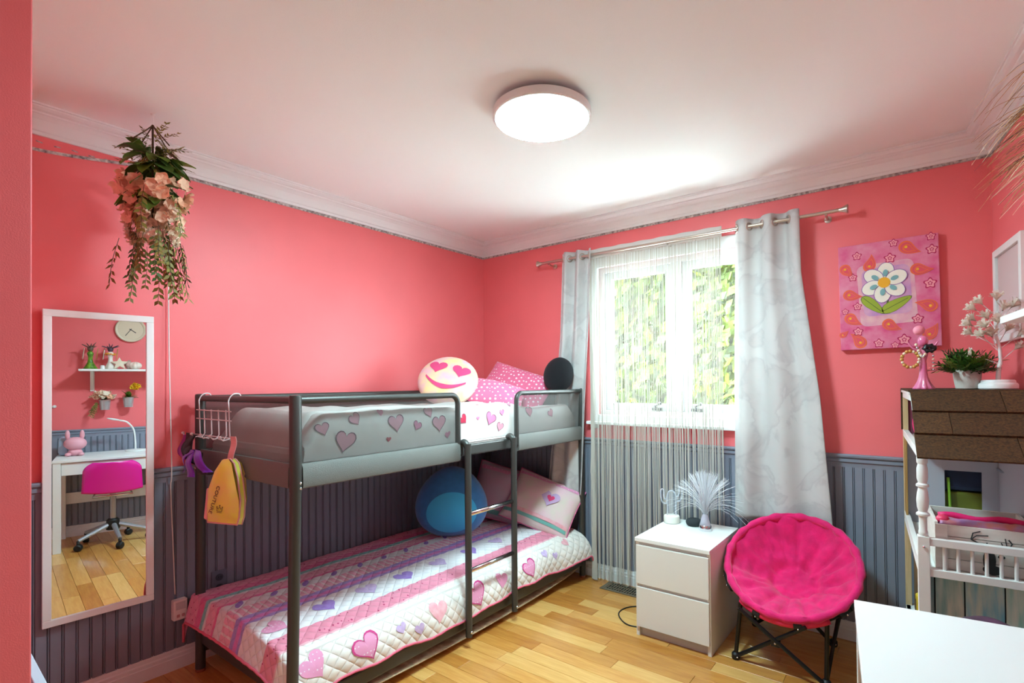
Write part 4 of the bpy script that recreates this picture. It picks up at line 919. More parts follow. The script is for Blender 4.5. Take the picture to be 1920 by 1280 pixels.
# ------------------------------------------------------------------ doll house shelf
HA = radians(4.2); hx_ = V((cos(HA), sin(HA), 0)); hyv = V((-sin(HA), cos(HA), 0))
HM = Matrix.Translation((2.862, -.885, 0))@Matrix((hx_, hyv, V((0, 0, 1)))).transposed().to_4x4(); HW, HD = .345, .82
dh = thing('doll_house', HM@V((HW/2, HD/2, 0)), 'white wooden doll house with brown shingled roof and spindle railing', 'doll house', rotz=HA)
RAW = mat('raw_pine', (226, 200, 158), .6, c2=(206, 172, 122), scale=8, stretch=(6, 6, .6)); HWH = mat('house_white', (236, 232, 228), .5); LILG = mat('lilac_board', (176, 174, 184), .7); PURP = mat('attic_plum', (126, 58, 76), .8)
TAN = mat('tan_board', (176, 138, 78), .7, c2=(164, 124, 66), scale=6)
def hb(name, a, c, m, parent=dh, bevel=.0015): b = MB(); b.box(a, c, HM); return b.obj(name, m, parent, bevel=bevel)
for x in (.0, HW-.034):
    hb('front_post', (x, 0, 0), (x+.034, .034, .80), HWH)
    b = MB(); pf = [(.011, .80), (.014, .806), (.014, .815), (.012, .82), (.012, .86), (.014, .868), (.020, .872), (.020, .878), (.013, .884), (.017, .90), (.0185, .925), (.016, .95), (.0125, .968), (.019, .972), (.019, .979), (.0125, .984), (.0165, 1.0), (.0165, 1.035), (.013, 1.05), (.0165, 1.056), (.0165, 1.075), (.0, 1.078)]
    b.lathe(pf, 18, HM@Matrix.Translation((x+.017, .017, 0))); b.obj('turned_spindle', HWH, dh, smooth=True, autos=35)
    hb('back_post', (x, HD-.03, 0), (x+.024, HD, 1.1), RAW)
hb('side_board', (.002, HD-.13, .715), (.01, HD-.03, 1.075), TAN)
hb('attic_floor', (0, .0, 1.078), (HW, HD, 1.09), HWH); hb('middle_floor', (.0, .02, .672), (HW, HD, .686), HWH)
for x in (0.0, HW-.02):
    hb('eave_board', (x, 0, 1.09), (x+.02, HD, 1.108), HWH); hb('gable_upright', (x, HD-.05, 1.108), (x+.02, HD-.025, 1.285), RAW); hb('side_rail', (x, .034, .69), (x+.018, HD-.03, .722), HWH); 
    hb('gable_top', (x, .28, 1.262), (x+.02, HD-.025, 1.286), HWH)
    b = MB(); b.tube([HM@V((x+.01, .012, 1.1)), HM@V((x+.01, .28, 1.272))], .011, 4); b.obj('gable_rafter', HWH, dh)
    hb('lower_side_rail', (x, .034, .25), (x+.018, HD-.03, .275), HWH)
b = MB(); b.add([HM@V(p) for p in ((.02, .03, 1.095), (HW-.02, .03, 1.095), (HW-.02, .28, 1.268), (.02, .28, 1.268))], [(0, 1, 2, 3)]); b.obj('roof_lining', PURP, dh, solid=.004)
hb('attic_back', (.02, HD-.04, 1.09), (HW-.02, HD-.03, 1.28), PURP); hb('attic_side', (HW-.03, .05, 1.09), (HW-.022, HD-.03, 1.1), PURP)
hb('roof_board', (-.004, .275, 1.286), (HW, HD+.005, 1.297), HWH)
SHG = [mat('shingle_%d' % i, c, .95, c2=c2, scale=130, bump=.9, bscale=260) for i, (c, c2) in enumerate([((52, 34, 14), (88, 58, 24)), ((58, 38, 18), (96, 64, 28))])]
hb('roof_top_shingle', (-.006, .27, 1.298), (.20, HD+.01, 1.305), SHG[0]); hb('roof_top_shingle', (.202, .27, 1.298), (HW, HD+.01, 1.305), SHG[1])
hb('roof_back_shingle', (-.006, HD+.002, 1.105), (HW, HD+.012, 1.305), SHG[0])
A = V((0, .28, 1.298)); B_ = V((0, -.035, 1.072)); sl = (B_-A); sln = V((0, -sl.z, sl.y)); sln = V((0, sl.z, -sl.y)).normalized(); sln = sln if sln.z > 0 else -sln
for ci, (t0, t1, joints) in enumerate(((0, .36, (.0, .268, HW)), (.33, .69, (-.001, .108, HW)), (.66, 1.02, (-.002, .275, HW)))):
    for j, (x0, x1) in enumerate(zip(joints, joints[1:])):
        p0, p1 = A+sl*t0, A+sl*t1; th = .007; l0, l1 = .002, .011
        vs = [V((x, p.y, p.z))+sln*l for x in (x0+.001, x1-.001) for p, l in ((p0, l0), (p0, l0+th), (p1, l1+th), (p1, l1))]
        b = MB(); b.add([HM@q_ for q_ in vs], [(0, 1, 2, 3), (7, 6, 5, 4), (0, 4, 5, 1), (1, 5, 6, 2), (2, 6, 7, 3), (3, 7, 4, 0)]); b.obj('shingle', SHG[(ci+j) % 2], dh)
# storey wall with an open window
wx0, wx1, wz0, wz1 = .148, .278, .735, .935; yb_ = HD-.09
b = MB()
for q in ((.01, wx0, .686, 1.078), (wx1, HW-.005, .686, 1.078), (wx0, wx1, .686, wz0), (wx0, wx1, wz1, 1.078)): b.box((q[0], yb_, q[2]), (q[1], yb_+.008, q[3]), HM)
b.obj('storey_wall', LILG, dh)
hb('storey_wall_side', (HW-.012, .03, .686), (HW-.004, HD-.1, 1.078), LILG)
# railing
hb('railing_top', (.034, .004, .77), (HW-.034, .03, .795), HWH); hb('railing_bottom', (.034, .004, .664), (HW-.034, .03, .69), HWH)
for i in range(7):
    x = .075+i*.037; b = MB(); b.tube([HM@V((x, .017, .69)), HM@V((x, .017, .77))], .0055, 10); b.obj('baluster', HWH, dh, smooth=True, autos=40)
b = MB(); b.ball(HM@V((.017, -.001, .765)), .005, 8, 6); b.obj('screw', CHROME, dh)
tcs = [mat('weathered_%d' % i, c, .8, c2=c2, scale=10, stretch=(5, 5, .7)) for i, (c, c2) in enumerate([((150, 164, 158), (100, 124, 122)), ((206, 208, 192), (130, 172, 168)), ((120, 180, 196), (206, 210, 192)), ((150, 194, 184), (214, 214, 204))])]
for i, (x0, x1) in enumerate(((.034, .048), (.05, .13), (.132, .235), (.237, .312))):
    hb('weathered_plank', (x0+.001, .045, .02), (x1-.001, .053, .664), tcs[i])
hb('plank_backing', (.034, .054, .02), (HW-.034, .06, .664), mat('plank_gap', (40, 40, 40), .9))
# crate behind the railing
cr = thing('wooden_crate', HM@V((.19, .2, .686)), 'white plank crate with dark deer print inside the doll house', 'crate', rotz=HA)
CRW = mat('whitewash', (234, 226, 218), .6, c2=(216, 206, 196), scale=6, stretch=(1, 6, 6))
cx0, cx1, cy0, cy1 = .052, .325, .045, .33
for k, (z0, z1) in enumerate(((.688, .724), (.726, .766), (.768, .80), (.802, .84))): 
    b = MB(); b.box((cx0, cy0, z0), (cx1, cy0+.01, z1), HM); b.obj('front_slat', CRW, cr, bevel=.001)
for x in (cx0, cx1-.01):
    b = MB(); b.box((x, cy0+.01, .688), (x+.01, cy1, .846), HM); b.obj('side_slat', CRW, cr, bevel=.001)
b = MB(); b.box((cx0, cy1, .688), (cx1, cy1+.01, .846), HM); b.obj('back_slat', CRW, cr)
b = MB(); b.box((cx0, cy0-.008, .688), (cx0+.034, cy0, .84), HM); b.obj('corner_batten', CRW, cr, bevel=.001)
DK = mat('deer_ink', (44, 46, 46), .7)
def stroke(pts, r): b.tube([HM@V((p[0], cy0-.0005, p[1])) for p in pts], r, 4)
b = MB()
stroke([(.15, .80), (.155, .822), (.175, .83)], .0022); stroke([(.15, .80), (.165, .815), (.195, .818)], .0022); stroke([(.15, .80), (.17, .79), (.19, .785), (.192, .795)], .0024)
stroke([(.205, .785), (.235, .78), (.25, .785), (.255, .80), (.247, .812)], .0026); stroke([(.235, .78), (.228, .80)], .002); stroke([(.243, .782), (.238, .815)], .002)
b.patch(circle(20, .026, .016), lambda a, c: HM@V((.205+a, cy0-.0012, .705+c)), .001, 1, 2); b.patch(circle(16, .017, .04), lambda a, c: HM@V((.197+a, cy0-.0016, .735+c)), .001, 1, 2); b.patch(circle(10, .01, .006), lambda a, c: HM@V((.228+a, cy0-.0012, .752+c)), .001, 1, 2)
b.obj('deer_print', DK, cr)
# pouch in the crate
pouch_m = mat('pouch_clear', (168, 130, 190), .25, c2=(206, 120, 110), scale=22, coat=.5); 
po_ = thing('zip_pouch', HM@V((.2, .16, .80)), 'clear purple toy pouch with a hot pink zip edge in the crate', 'pouch', rotz=HA)
b = MB(); b.grid(lambda u, v: HM@V((.066+.255*u+.004*sin(9*v), .062+.07*v, .8+.05*sin(pi*(.25+.55*v))+.006*nz((u*9, v*5, 3)))), 24, 8); b.obj('clear_side', pouch_m, po_, smooth=True, solid=.01)
b = MB(); b.tube([HM@V((.07+.25*i/12, .128+.003*sin(i), .855+.004*sin(i*.9))) for i in range(13)], .011, 8); b.obj('zip_edge', mat('zip_pink', (232, 24, 110), .5), po_, smooth=True)
b = MB(); b.box((.064, .058, .79), (.322, .2, .812), HM); b.obj('purple_base', mat('pouch_purple', (96, 54, 140), .6), po_, bevel=.006)
b = MB(); b.ball(HM@V((.078, .09, .85)), (.02, .02, .016), 12, 8); b.obj('pink_corner', mat('corner_red', (232, 60, 100), .3), po_, smooth=True)
# things behind and inside the house
b = MB(); b.box((.13, HD-.06, .84), (.31, HD-.005, .97), HM); tag(b.obj('navy_bag', mat('navy_cloth', (22, 34, 66), .6, var=.3, scale=9), bevel=.02), 'dark navy bag seen through the doll house window opening', 'bag')
b = MB(); b.box((.1, HD-.055, .688), (.33, HD-.005, .835), HM); tag(b.obj('olive_box', mat('olive_plastic', (112, 116, 30), .5, var=.2, scale=12), bevel=.01), 'olive green box below the navy bag behind the doll house wall', 'box')
b = MB(); b.tube([HM@V((.17, HD-.075, .69)), HM@V((.165, HD-.073, .83)), HM@V((.162, HD-.07, .9))], .006, 8); tag(b.obj('green_stick', mat('lime_plastic', (150, 200, 60), .4), smooth=True), 'lime green stick standing at the doll house window opening', 'stick')
def lump(name, c, r, m, label, cat):
    b = MB(); b.grid(lambda u, v: V(c)+V((r[0]*cos(2*pi*u)*sin(pi*v), r[1]*sin(2*pi*u)*sin(pi*v), -r[2]*cos(pi*v)))*(1+.35*nz((cos(2*pi*u)*2+c[0]*9, sin(2*pi*u)*2, v*3))), 18, 12)
    o = b.obj(name, m, smooth=True); o.location.z += 0; return tag(o, label, cat)
lump('toy_skirt', HM@V((.06, .52, 1.155)), (.04, .07, .062), mat('toy_pink', (226, 24, 110), .7), 'hot pink doll clothes heaped in the doll house attic', 'doll clothes')
lump('toy_cushion', HM@V((.07, .30, 1.125)), (.035, .06, .034), mat('toy_cream', (230, 206, 140), .7), 'cream floral doll cushion at the front of the attic', 'toy')
yt = thing('yellow_tub', HM@V((.07, .55, .275)), 'yellow plastic tub with a purple stripe on the low doll house shelf', 'tub')
hb('low_floor', (0, .06, .262), (HW, HD, .275), HWH)
b = MB(); b.lathe([(.045, .275), (.05, .28), (.052, .4), (.054, .405), (.054, .42), (.03, .428), (0, .43)], 24, HM@Matrix.Translation((.075, .52, 0))); b.obj('tub_body', mat('tub_yellow', (238, 206, 50), .4), yt, smooth=True, autos=40)
b = MB(); b.lathe([(.0522, .335), (.0532, .336), (.0532, .35), (.0522, .351)], 24, HM@Matrix.Translation((.075, .52, 0))); b.obj('tub_stripe', mat('tub_purple', (110, 60, 120), .4), yt, smooth=True)
b = MB(); b.box((.03, .62, .275), (.16, .76, .6), HM); tag(b.obj('cardboard_box', mat('cardboard', (126, 96, 62), .85, var=.3, scale=8), bevel=.01), 'brown box in the shadow of the low doll house shelf', 'box')
# on the roof
pt = thing('potted_plant', HM@V((.2, .46, 1.305)), 'small bushy green plant in a round stone-white pot', 'potted plant')
pc = HM@V((.199, .45, 1.3055)); POT = mat('stone_pot', (222, 216, 208), .8, c2=(196, 186, 176), scale=14, bump=.4, bscale=60)
b = MB(); b.lathe([(.034, 0), (.038, .003), (.044, .04), (.0465, .074), (.045, .078), (.041, .076), (.04, .06), (0, .06)], 30, Matrix.Translation(pc)); b.obj('pot', POT, pt, smooth=True, autos=40)
rng = random.Random(5); GRS = [mat('shrub_%d' % i, c, .55) for i, c in enumerate([(62, 110, 34), (44, 86, 30), (96, 136, 44), (150, 160, 70)])]
sp2 = [sprig(9, .1, m, .03, 1, .0055) for m in GRS]
for i in range(95):
    a = rng.uniform(0, 2*pi); el = rng.uniform(.05, 1.25) ; d = V((cos(a)*cos(el), sin(a)*cos(el), sin(el)))
    put(sp2[rng.choices((0, 1, 2, 3), (4, 4, 3, 1))[0]], 'sprig', pt, pc+V((.018*cos(a), .018*sin(a), .066)), d, s=rng.uniform(.7, 1.0)*(1 if el > .5 else .92))
put(sp2[3], 'sprig', pt, pc+V((-.02, 0, .075)), (-1, -.1, .02), s=1.15)
# jewellery stand
jc = HM@V((.055, .43, 1.3055)); js = thing('jewellery_stand', jc, 'pink lady jewellery stand hung with a beaded gold bracelet', 'jewellery stand')
SP = mat('stand_pink', (236, 140, 170), .3, c2=(226, 110, 160), scale=20, coat=.5)
b = MB(); b.lathe([(.034, 0), (.036, .004), (.03, .014), (.022, .03), (.016, .05), (.0135, .075), (.0125, .1), (.011, .118), (.015, .132), (.019, .148), (.017, .162), (.008, .172), (.006, .182)], 40, Matrix.Translation(jc), rib=lambda a, z: 1+(.13*cos(9*a) if z < .075 else 0)*(1-z/.075 if z < .075 else 0)); b.obj('dress', SP, js, smooth=True)
b = MB(); b.ball(jc+V((0, 0, .2)), (.019, .019, .023), 16, 12); b.obj('head', SP, js, smooth=True)
b = MB(); b.ball(jc+V((-.012, -.002, .245)), (.021, .019, .02), 16, 12); b.obj('hair_bun', mat('bun_pink', (244, 150, 170), .5), js, smooth=True)
for sgn in (-1, 1):
    b = MB(); b.tube(spline([jc+V((.014*sgn, 0, .16)), jc+V((.034*sgn, -.005, .172)), jc+V((.05*sgn, -.008, .195))], 10), [.005-.002*i/10 for i in range(11)], 8); b.obj('arm', SP, js, smooth=True)
GB = mat('bead_gold', (206, 158, 84), .35, metal=.4); IV = mat('bead_ivory', (240, 222, 190), .35); BKB = mat('bead_black', (24, 20, 24), .4); SIL = mat('bead_silver', (214, 208, 216), .25, metal=.7)
jb = thing('bracelet', jc+V((-.04, -.022, .09)), 'gold and ivory beaded bracelet hanging on the pink stand', 'bracelet')
br_c = jc+V((-.042, -.02, .125)); BF = frame(br_c, (.2, -1, .1))
for i in range(16):
    a = 2*pi*i/16; b = MB(); b.ball(BF@V((.03*cos(a), .034*sin(a), 0)), .0075 if i % 3 else .006, 10, 8); b.obj('bead', IV if i % 3 == 0 else GB, jb, smooth=True)
b = MB(); b.tube([BF@V((.03*cos(2*pi*i/24), .034*sin(2*pi*i/24), 0)) for i in range(24)], .002, 6, closed=True); b.obj('elastic', GB, jb)
nk = thing('bead_necklace', jc+V((.025, -.02, .06)), 'silver and dark bead strand draped on the pink stand', 'necklace')
for i in range(16):
    t = i/15; p = jc+V((-.022+.055*t, -.02-.004*sin(pi*t), .185-.05*sin(pi*min(1, t*1.3)))) if i < 9 else jc+V((.034, -.012, .165-.014*(i-9)))
    b = MB(); b.ball(p, .0058 if i < 9 else .0042, 8, 6); b.obj('bead', (IV, SIL)[i % 2], nk, smooth=True)
hc = thing('hair_scrunchie', jc+V((.02, -.02, .15)), 'black fluffy hair tie on the pink stand', 'hair tie')
b = MB(); b.tube([jc+V((.022+.016*cos(t), -.012, .168+.01*sin(t))) for t in [2*pi*i/16 for i in range(16)]], [.009+.003*sin(i*2.5) for i in range(16)], 8, closed=True); b.obj('loop', BKB, hc, smooth=True)
# white paper tree lamp
tcn = HM@V((.285, .40, 1.3055)); tl_ = thing('paper_tree_lamp', tcn, 'white paper blossom tree lamp on a round base, half hidden by the shelf', 'lamp')
PW = mat('paper_white', (240, 230, 216), .6, translucent=.3)
b = MB(); b.lathe([(.056, 0), (.06, .004), (.06, .018), (.056, .024), (.052, .026), (.052, .032), (.048, .037), (0, .038)], 32, Matrix.Translation(tcn)); b.obj('base', WHITE, tl_, smooth=True, autos=40)
b = MB(); b.tube(spline([tcn+V((0, 0, .035)), tcn+V((.004, 0, .09)), tcn+V((.008, 0, .1)), tcn+V((.006, 0, .16)), tcn+V((-.004, 0, .22)), tcn+V((.004, 0, .3))], 26), [.008-.004*i/26 for i in range(27)], 8); b.obj('trunk', WHITEM, tl_, smooth=True)
rng = random.Random(9)
b = MB()
for k in range(26):
    a = 2*pi*k/26; ti = .25+.5*((k*7) % 5)/5
    b.grid(lambda u, v: Matrix.Rotation(a, 4, 'Y')@Matrix.Rotation(ti*(.5+.7*v), 4, 'X')@V(((u-.5)*.007*(.4+v), (.03+.018*((k*3) % 4)/4)*v, 0)), 1, 4)
o = b.obj('paper_blossom', PW, center=False, smooth=True); bl = o.data; COL.objects.unlink(o); bpy.data.objects.remove(o)
for (dx, dz, dy) in ((-.075, .13, 0), (-.05, .20, -.02), (-.085, .215, .01), (-.09, .25, 0), (-.075, .27, .02), (-.04, .235, -.03), (-.02, .2, -.02), (-.03, .27, .0), (.0, .25, -.03), (.03, .22, 0), (.05, .26, .01), (.02, .3, 0), (-.075, .31, 0), (-.05, .33, 0), (0, .34, 0), (.05, .31, 0), (.07, .2, 0), (.06, .15, .01)):
    p = tcn+V((dx*.8, dy, dz)); st = tcn+V((.0, 0, max(.1, dz-.05)))
    b = MB(); b.tube([st, p], .0014, 5); b.obj('twig', WHITEM, tl_); put(bl, 'paper_blossom', tl_, p, (p-st)+V((0, -.02, 0)), s=1)

# ------------------------------------------------------------------ desk
S0, S1, O0, O1, TZ = 1.418, 2.41, .02, .602, .75
dk = thing('desk', RW((S0+S1)/2, (O0+O1)/2, 0), 'white desk standing along the right wall', 'desk')
def rb_(name, a, c, m, parent, bevel=.002): b = MB(); b.box(a, c, RM); return b.obj(name, m, parent, bevel=bevel)
rb_('desk_top', (S0, O0, TZ-.02), (S1, O1, TZ), WHITE, dk)
for s_ in (S0+.004, S1-.054):
    for o_2 in (O0+.004, O1-.054): rb_('leg', (s_, o_2, 0), (s_+.05, o_2+.05, TZ-.02), WHITE, dk)
rb_('apron_end', (S0+.012, O0+.054, TZ-.12), (S0+.03, O1-.054, TZ-.02), WHITE, dk); rb_('apron_end', (S1-.03, O0+.054, TZ-.12), (S1-.012, O1-.054, TZ-.02), WHITE, dk)
d1 = rb_('drawer', (S0+.056, O1-.03, TZ-.125), (S1-.056, O1-.012, TZ-.024), WHITE, dk); rb_('drawer_box', (S0+.07, O0+.1, TZ-.115), (S1-.07, O1-.03, TZ-.03), WHITEM, d1)
rb_('back_rail', (S0+.054, O0+.004, .3), (S1-.054, O0+.02, .4), WHITE, dk)
# desk things (seen in the mirror)
bn_ = RW(2.285, .25, TZ); bu = thing('bunny_lamp', bn_, 'pink bunny night lamp with round ears sitting on the desk', 'night lamp')
BPK = mat('bunny_pink', (240, 170, 184), .5); FM = frame(bn_, nR, (0, 0, 1))
def fb(name, c, r, m=BPK): b = MB(); b.ball(FM@V(c), r, 18, 12, FM.to_3x3().to_4x4()); return b.obj(name, m, bu, smooth=True)
fb('body', (0, .03, 0), (.05, .034, .045)); fb('head', (0, .105, 0), (.078, .058, .06)); fb('ear', (-.045, .18, 0), (.017, .042, .013)); fb('ear', (.05, .182, 0), (.017, .042, .013)); fb('foot', (-.04, .016, .04), (.022, .016, .025)); fb('foot', (.045, .016, .04), (.022, .016, .025))
LBX = mat('pale_blue', (170, 200, 226), .4)
b = MB(); b.box((2.41-.1, .1, TZ), (2.40, .22, TZ+.16), RM); tag(b.obj('blue_case', LBX, bevel=.03), 'pale blue rounded case at the near end of the desk', 'case')
lp = thing('desk_lamp', RW(1.86, .2, TZ), 'white gooseneck desk lamp with a slim head', 'desk lamp')
b = MB(); b.lathe([(.075, 0), (.078, .004), (.075, .014), (.02, .018), (0, .018)], 28, RM@Matrix.Translation((1.87, .2, TZ))); b.obj('base', WHITE, lp, smooth=True, autos=40)
b = MB(); b.tube(spline([RW(1.87, .2, TZ+.016), RW(1.872, .2, TZ+.1), RW(1.885, .205, TZ+.2), RW(1.93, .215, TZ+.27), RW(1.985, .23, TZ+.29)], 24), .007, 8); b.obj('gooseneck', WHITE, lp, smooth=True)
b = MB(); b.ball(RW(2.025, .24, TZ+.302), (.02, .055, .009), 14, 10, Matrix.Rotation(-ANG, 4, 'Z')@Matrix.Rotation(radians(-14), 4, 'X')); b.obj('lamp_head', WHITE, lp, smooth=True)
# swivel chair
sc0 = RW(2.03, .5, 0); sw = thing('swivel_chair', sc0, 'magenta plastic swivel chair pushed under the desk', 'chair', rotz=0)
MAGP = mat('magenta_plastic', (226, 16, 150), .3, coat=.3); GST = mat('grey_steel', (176, 180, 188), .35, metal=.6)
def cs(s, o, z): return RW(2.03+s, .5+o, z)
def shell(u, v):
    w_ = .2*(1-.12*max(0, v-.5)); a = (u-.5)*2
    if v < .5: t = v*2; o = -.16+.30*t; z = .455-.02*sin(pi*t)+.03*a*a
    else: t = (v-.5)*2; o = .14+.055*t-.05*(a*a)*(.4+.6*t)+.02*(1-t); z = .455+.262*t**1.05+.02*(1-t)*a*a
    r = 1 if v < .86 else sqrt(max(0, 1-((v-.86)/.14)**2*.55))
    return cs(a*w_*r, o, z)
b = MB(); b.grid(shell, 20, 40); b.obj('seat_shell', MAGP, sw, smooth=True, solid=.008)
b = MB(); b.tube([cs(-.12, -.1, .425), cs(.12, -.1, .425), cs(.13, .1, .425), cs(-.13, .1, .425)], .008, 8, closed=True); b.obj('seat_frame', CHROME, sw, smooth=True)
b = MB(); b.tube([cs(0, 0, .2), cs(0, 0, .43)], .022, 14); b.obj('column', GST, sw, smooth=True, autos=40)
b = MB(); b.lathe([(.045, .12), (.05, .13), (.045, .2), (.03, .215)], 18, Matrix.Translation(cs(0, 0, 0))); b.obj('hub', BLACKP, sw, smooth=True, autos=40)
for k in range(5):
    a = 2*pi*k/5+.5; p = cs(.25*cos(a), .25*sin(a), .085)
    b = MB(); b.tube([cs(.03*cos(a), .03*sin(a), .165), p], [.02, .015], 8); lg = b.obj('base_arm', GST, sw, smooth=True, autos=40)
    b = MB(); b.lathe([(.0, -.022), (.02, -.022), (.028, -.015), (.028, .015), (.02, .022), (0, .022)], 16, frame(cs(.25*cos(a), .25*sin(a), .029), dR*cos(a+.8)+nR*sin(a+.8))); b.obj('caster', BLACKP, lg, smooth=True, autos=40)
    b = MB(); b.tube([cs(.25*cos(a), .25*sin(a), .04), p], .012, 8); b.obj('caster_stem', BLACKP, lg, smooth=True)
# purple basket between desk and doll house
b = MB(); bp_ = V((3.03, -1.12, 0)); b.lathe([(.075, 0), (.08, .01), (.085, .56), (.086, .595), (.066, .622), (.035, .637), (0, .641)], 28, Matrix.Translation(bp_)); tag(b.obj('lidded_bin', mat('plum_plastic', (96, 52, 84), .5, c2=(40, 30, 40), scale=12), smooth=True), 'dark plum domed bin between the desk and the doll house', 'bin')

# ------------------------------------------------------------------ shelf on the right wall and its things
sh = thing('wall_shelf', RW(1.75, .13, 1.40), 'narrow white shelf on brackets on the right wall', 'shelf')
SHT = 1.507
rb_('shelf_board', (1.30, .001, SHT-.018), (2.265, .262, SHT), WHITE, sh, .001)
for s_ in (1.45, 2.165):
    b = MB(); b.box((s_, .001, SHT-.2), (s_+.03, .012, SHT-.018), RM); br_ = b.obj('bracket', WHITEM, sh, bevel=.002)
    b = MB(); b.add([RM@V(p) for p in ((s_+.006, .012, SHT-.19), (s_+.006, .012, SHT-.018), (s_+.006, .2, SHT-.018), (s_+.024, .012, SHT-.19), (s_+.024, .012, SHT-.018), (s_+.024, .2, SHT-.018))], [(0, 1, 2), (3, 5, 4), (0, 3, 4, 1), (1, 4, 5, 2), (2, 5, 3, 0)]); b.obj('bracket_web', WHITEM, br_)
def stand(s, off, m, topm, label, spikes=True):
    p = RW(s, off, SHT); t = thing('necklace_stand', p, label, 'jewellery stand', 'necklace stands on the wall shelf')
    b = MB(); b.lathe([(.045, 0), (.05, .004), (.036, .03), (.022, .06), (.016, .09), (.018, .12), (.024, .14), (.02, .155), (.008, .165)], 24, Matrix.Translation(p), rib=lambda a, z: 1+.1*cos(7*a)*max(0, 1-z/.08)); b.obj('dress', m, t, smooth=True)
    b = MB(); b.ball(p+V((0, 0, .185)), (.022, .022, .026), 14, 10); b.obj('head', topm, t, smooth=True)
    rng = random.Random(int(s*100))
    for i in range(11):
        a = rng.uniform(0, 2*pi); d = V((cos(a), sin(a), rng.uniform(.2, 1.2))).normalized(); b = MB(); b.tube([p+V((0, 0, .19)), p+V((0, 0, .19))+d*.05, p+V((0, 0, .19))+d*.07+V((0, 0, -.0))], [.005, .004, .0015], 6); b.obj('hook_tip', topm, t, smooth=True)
    for k in range(3):
        a = rng.uniform(0, 2*pi); c = p+V((.05*cos(a), .05*sin(a), .19)); b = MB(); b.tube([c+V((.014*cos(x), .014*sin(x)*.4, -.05+.05*sin(x))) for x in [2*pi*i/20 for i in range(20)]], .002, 5, closed=True); b.obj('necklace_loop', (GB, IV, SIL)[k], t, smooth=True)
stand(2.19, .12, mat('sequin_green', (120, 170, 40), .35, c2=(60, 96, 30), scale=40), mat('stand_brown', (110, 84, 70), .5), 'sequined green necklace stand at the near end of the wall shelf')
stand(2.05, .12, mat('stand_ivory', (236, 226, 214), .4), mat('stand_dark', (90, 64, 80), .5), 'ivory necklace stand with orange beads on the wall shelf')
for k in range(12):
    a = 2*pi*k/12; 
ob = thing('orange_beads', RW(2.05, .12, SHT+.13), 'orange bead ring around the ivory necklace stand', 'beads')
for k in range(14):
    a = 2*pi*k/14; b = MB(); b.ball(RW(2.05, .12, SHT+.14)+V((.034*cos(a), .034*sin(a), .006*sin(2*a))), .0075, 8, 6); b.obj('bead', mat('bead_orange_%d' % k, (240, 150, 50) if k % 2 else (246, 190, 70), .4), ob, smooth=True)
STF = mat('starfish_sand', (232, 214, 190), .85, bump=.5, bscale=120)
b = MB(); sf_ = [((.07 if i % 2 == 0 else .028)*cos(2*pi*i/10+.3), (.07 if i % 2 == 0 else .028)*sin(2*pi*i/10+.3)) for i in range(10)]
SM = frame(RW(1.985, .16, SHT+.052), nR+V((0, 0, .6)))
b.patch(sf_, lambda a, c: SM@V((a, c, .014*(1-min(1, sqrt(a*a+c*c)/.08)))), .001, 1, 4); b.patch(sf_, lambda a, c: SM@V((a, c, -.006)), .001, 1, 2)
tag(b.obj('starfish', STF), 'pale dried starfish leaning on the wall shelf', 'starfish')
b = MB(); b.grid(lambda u, v: RW(1.87, .14, SHT+.036)+V((.05*sin(pi*v)*cos(2*pi*u)*(1+.12*cos(9*2*pi*u)), .05*sin(pi*v)*sin(2*pi*u), -.036*cos(pi*v))), 40, 14); tag(b.obj('sea_shell', mat('shell_white', (238, 226, 214), .5, c2=(226, 180, 160), scale=20), smooth=True), 'ribbed white and peach sea shell on the wall shelf', 'shell')
b = MB(); b.lathe([(.014, 0), (.016, .002), (.016, .03), (.013, .034), (0, .035)], 18, Matrix.Translation(RW(2.105, .2, SHT))); tag(b.obj('small_jar', WHITE, smooth=True), 'tiny white jar between the two necklace stands', 'jar')
lump('figurine', RW(1.92, .13, SHT+.045), (.03, .026, .04), mat('figurine_rose', (220, 176, 164), .6, c2=(150, 110, 96), scale=40), 'small rose and brown figurine beside the starfish', 'figurine')
# clock
ck = thing('wall_clock', RW(1.902, .003, 1.79), 'round white wall clock with a cream rim on the right wall', 'clock'); CKM = frame(RW(1.902, .002, 1.89), nR)
b = MB(); b.lathe([(.115, 0), (.118, .004), (.118, .022), (.112, .028), (.1, .026), (.097, .02)], 48, CKM); b.obj('rim', mat('clock_rim', (222, 206, 180), .4), ck, smooth=True, autos=40)
b = MB(); b.lathe([(.1, .012), (.099, .018), (0, .0185)], 40, CKM); b.obj('dial', mat('clock_dial', (244, 240, 232), .5), ck, smooth=True, autos=40)
for k in range(12):
    a = 2*pi*k/12; b = MB(); b.box((-.0022, .076, .019), (.0022, .088, .0195), CKM@Matrix.Rotation(a, 4, 'Z')); b.obj('hour_mark', BKB, ck)
for a, l, w_ in ((-2.55, .072, .0026), (2.2, .05, .0034)):
    b = MB(); b.box((-w_, -.012, .0205), (w_, l, .0215), CKM@Matrix.Rotation(a, 4, 'Z')); b.obj('hand', BKB, ck)
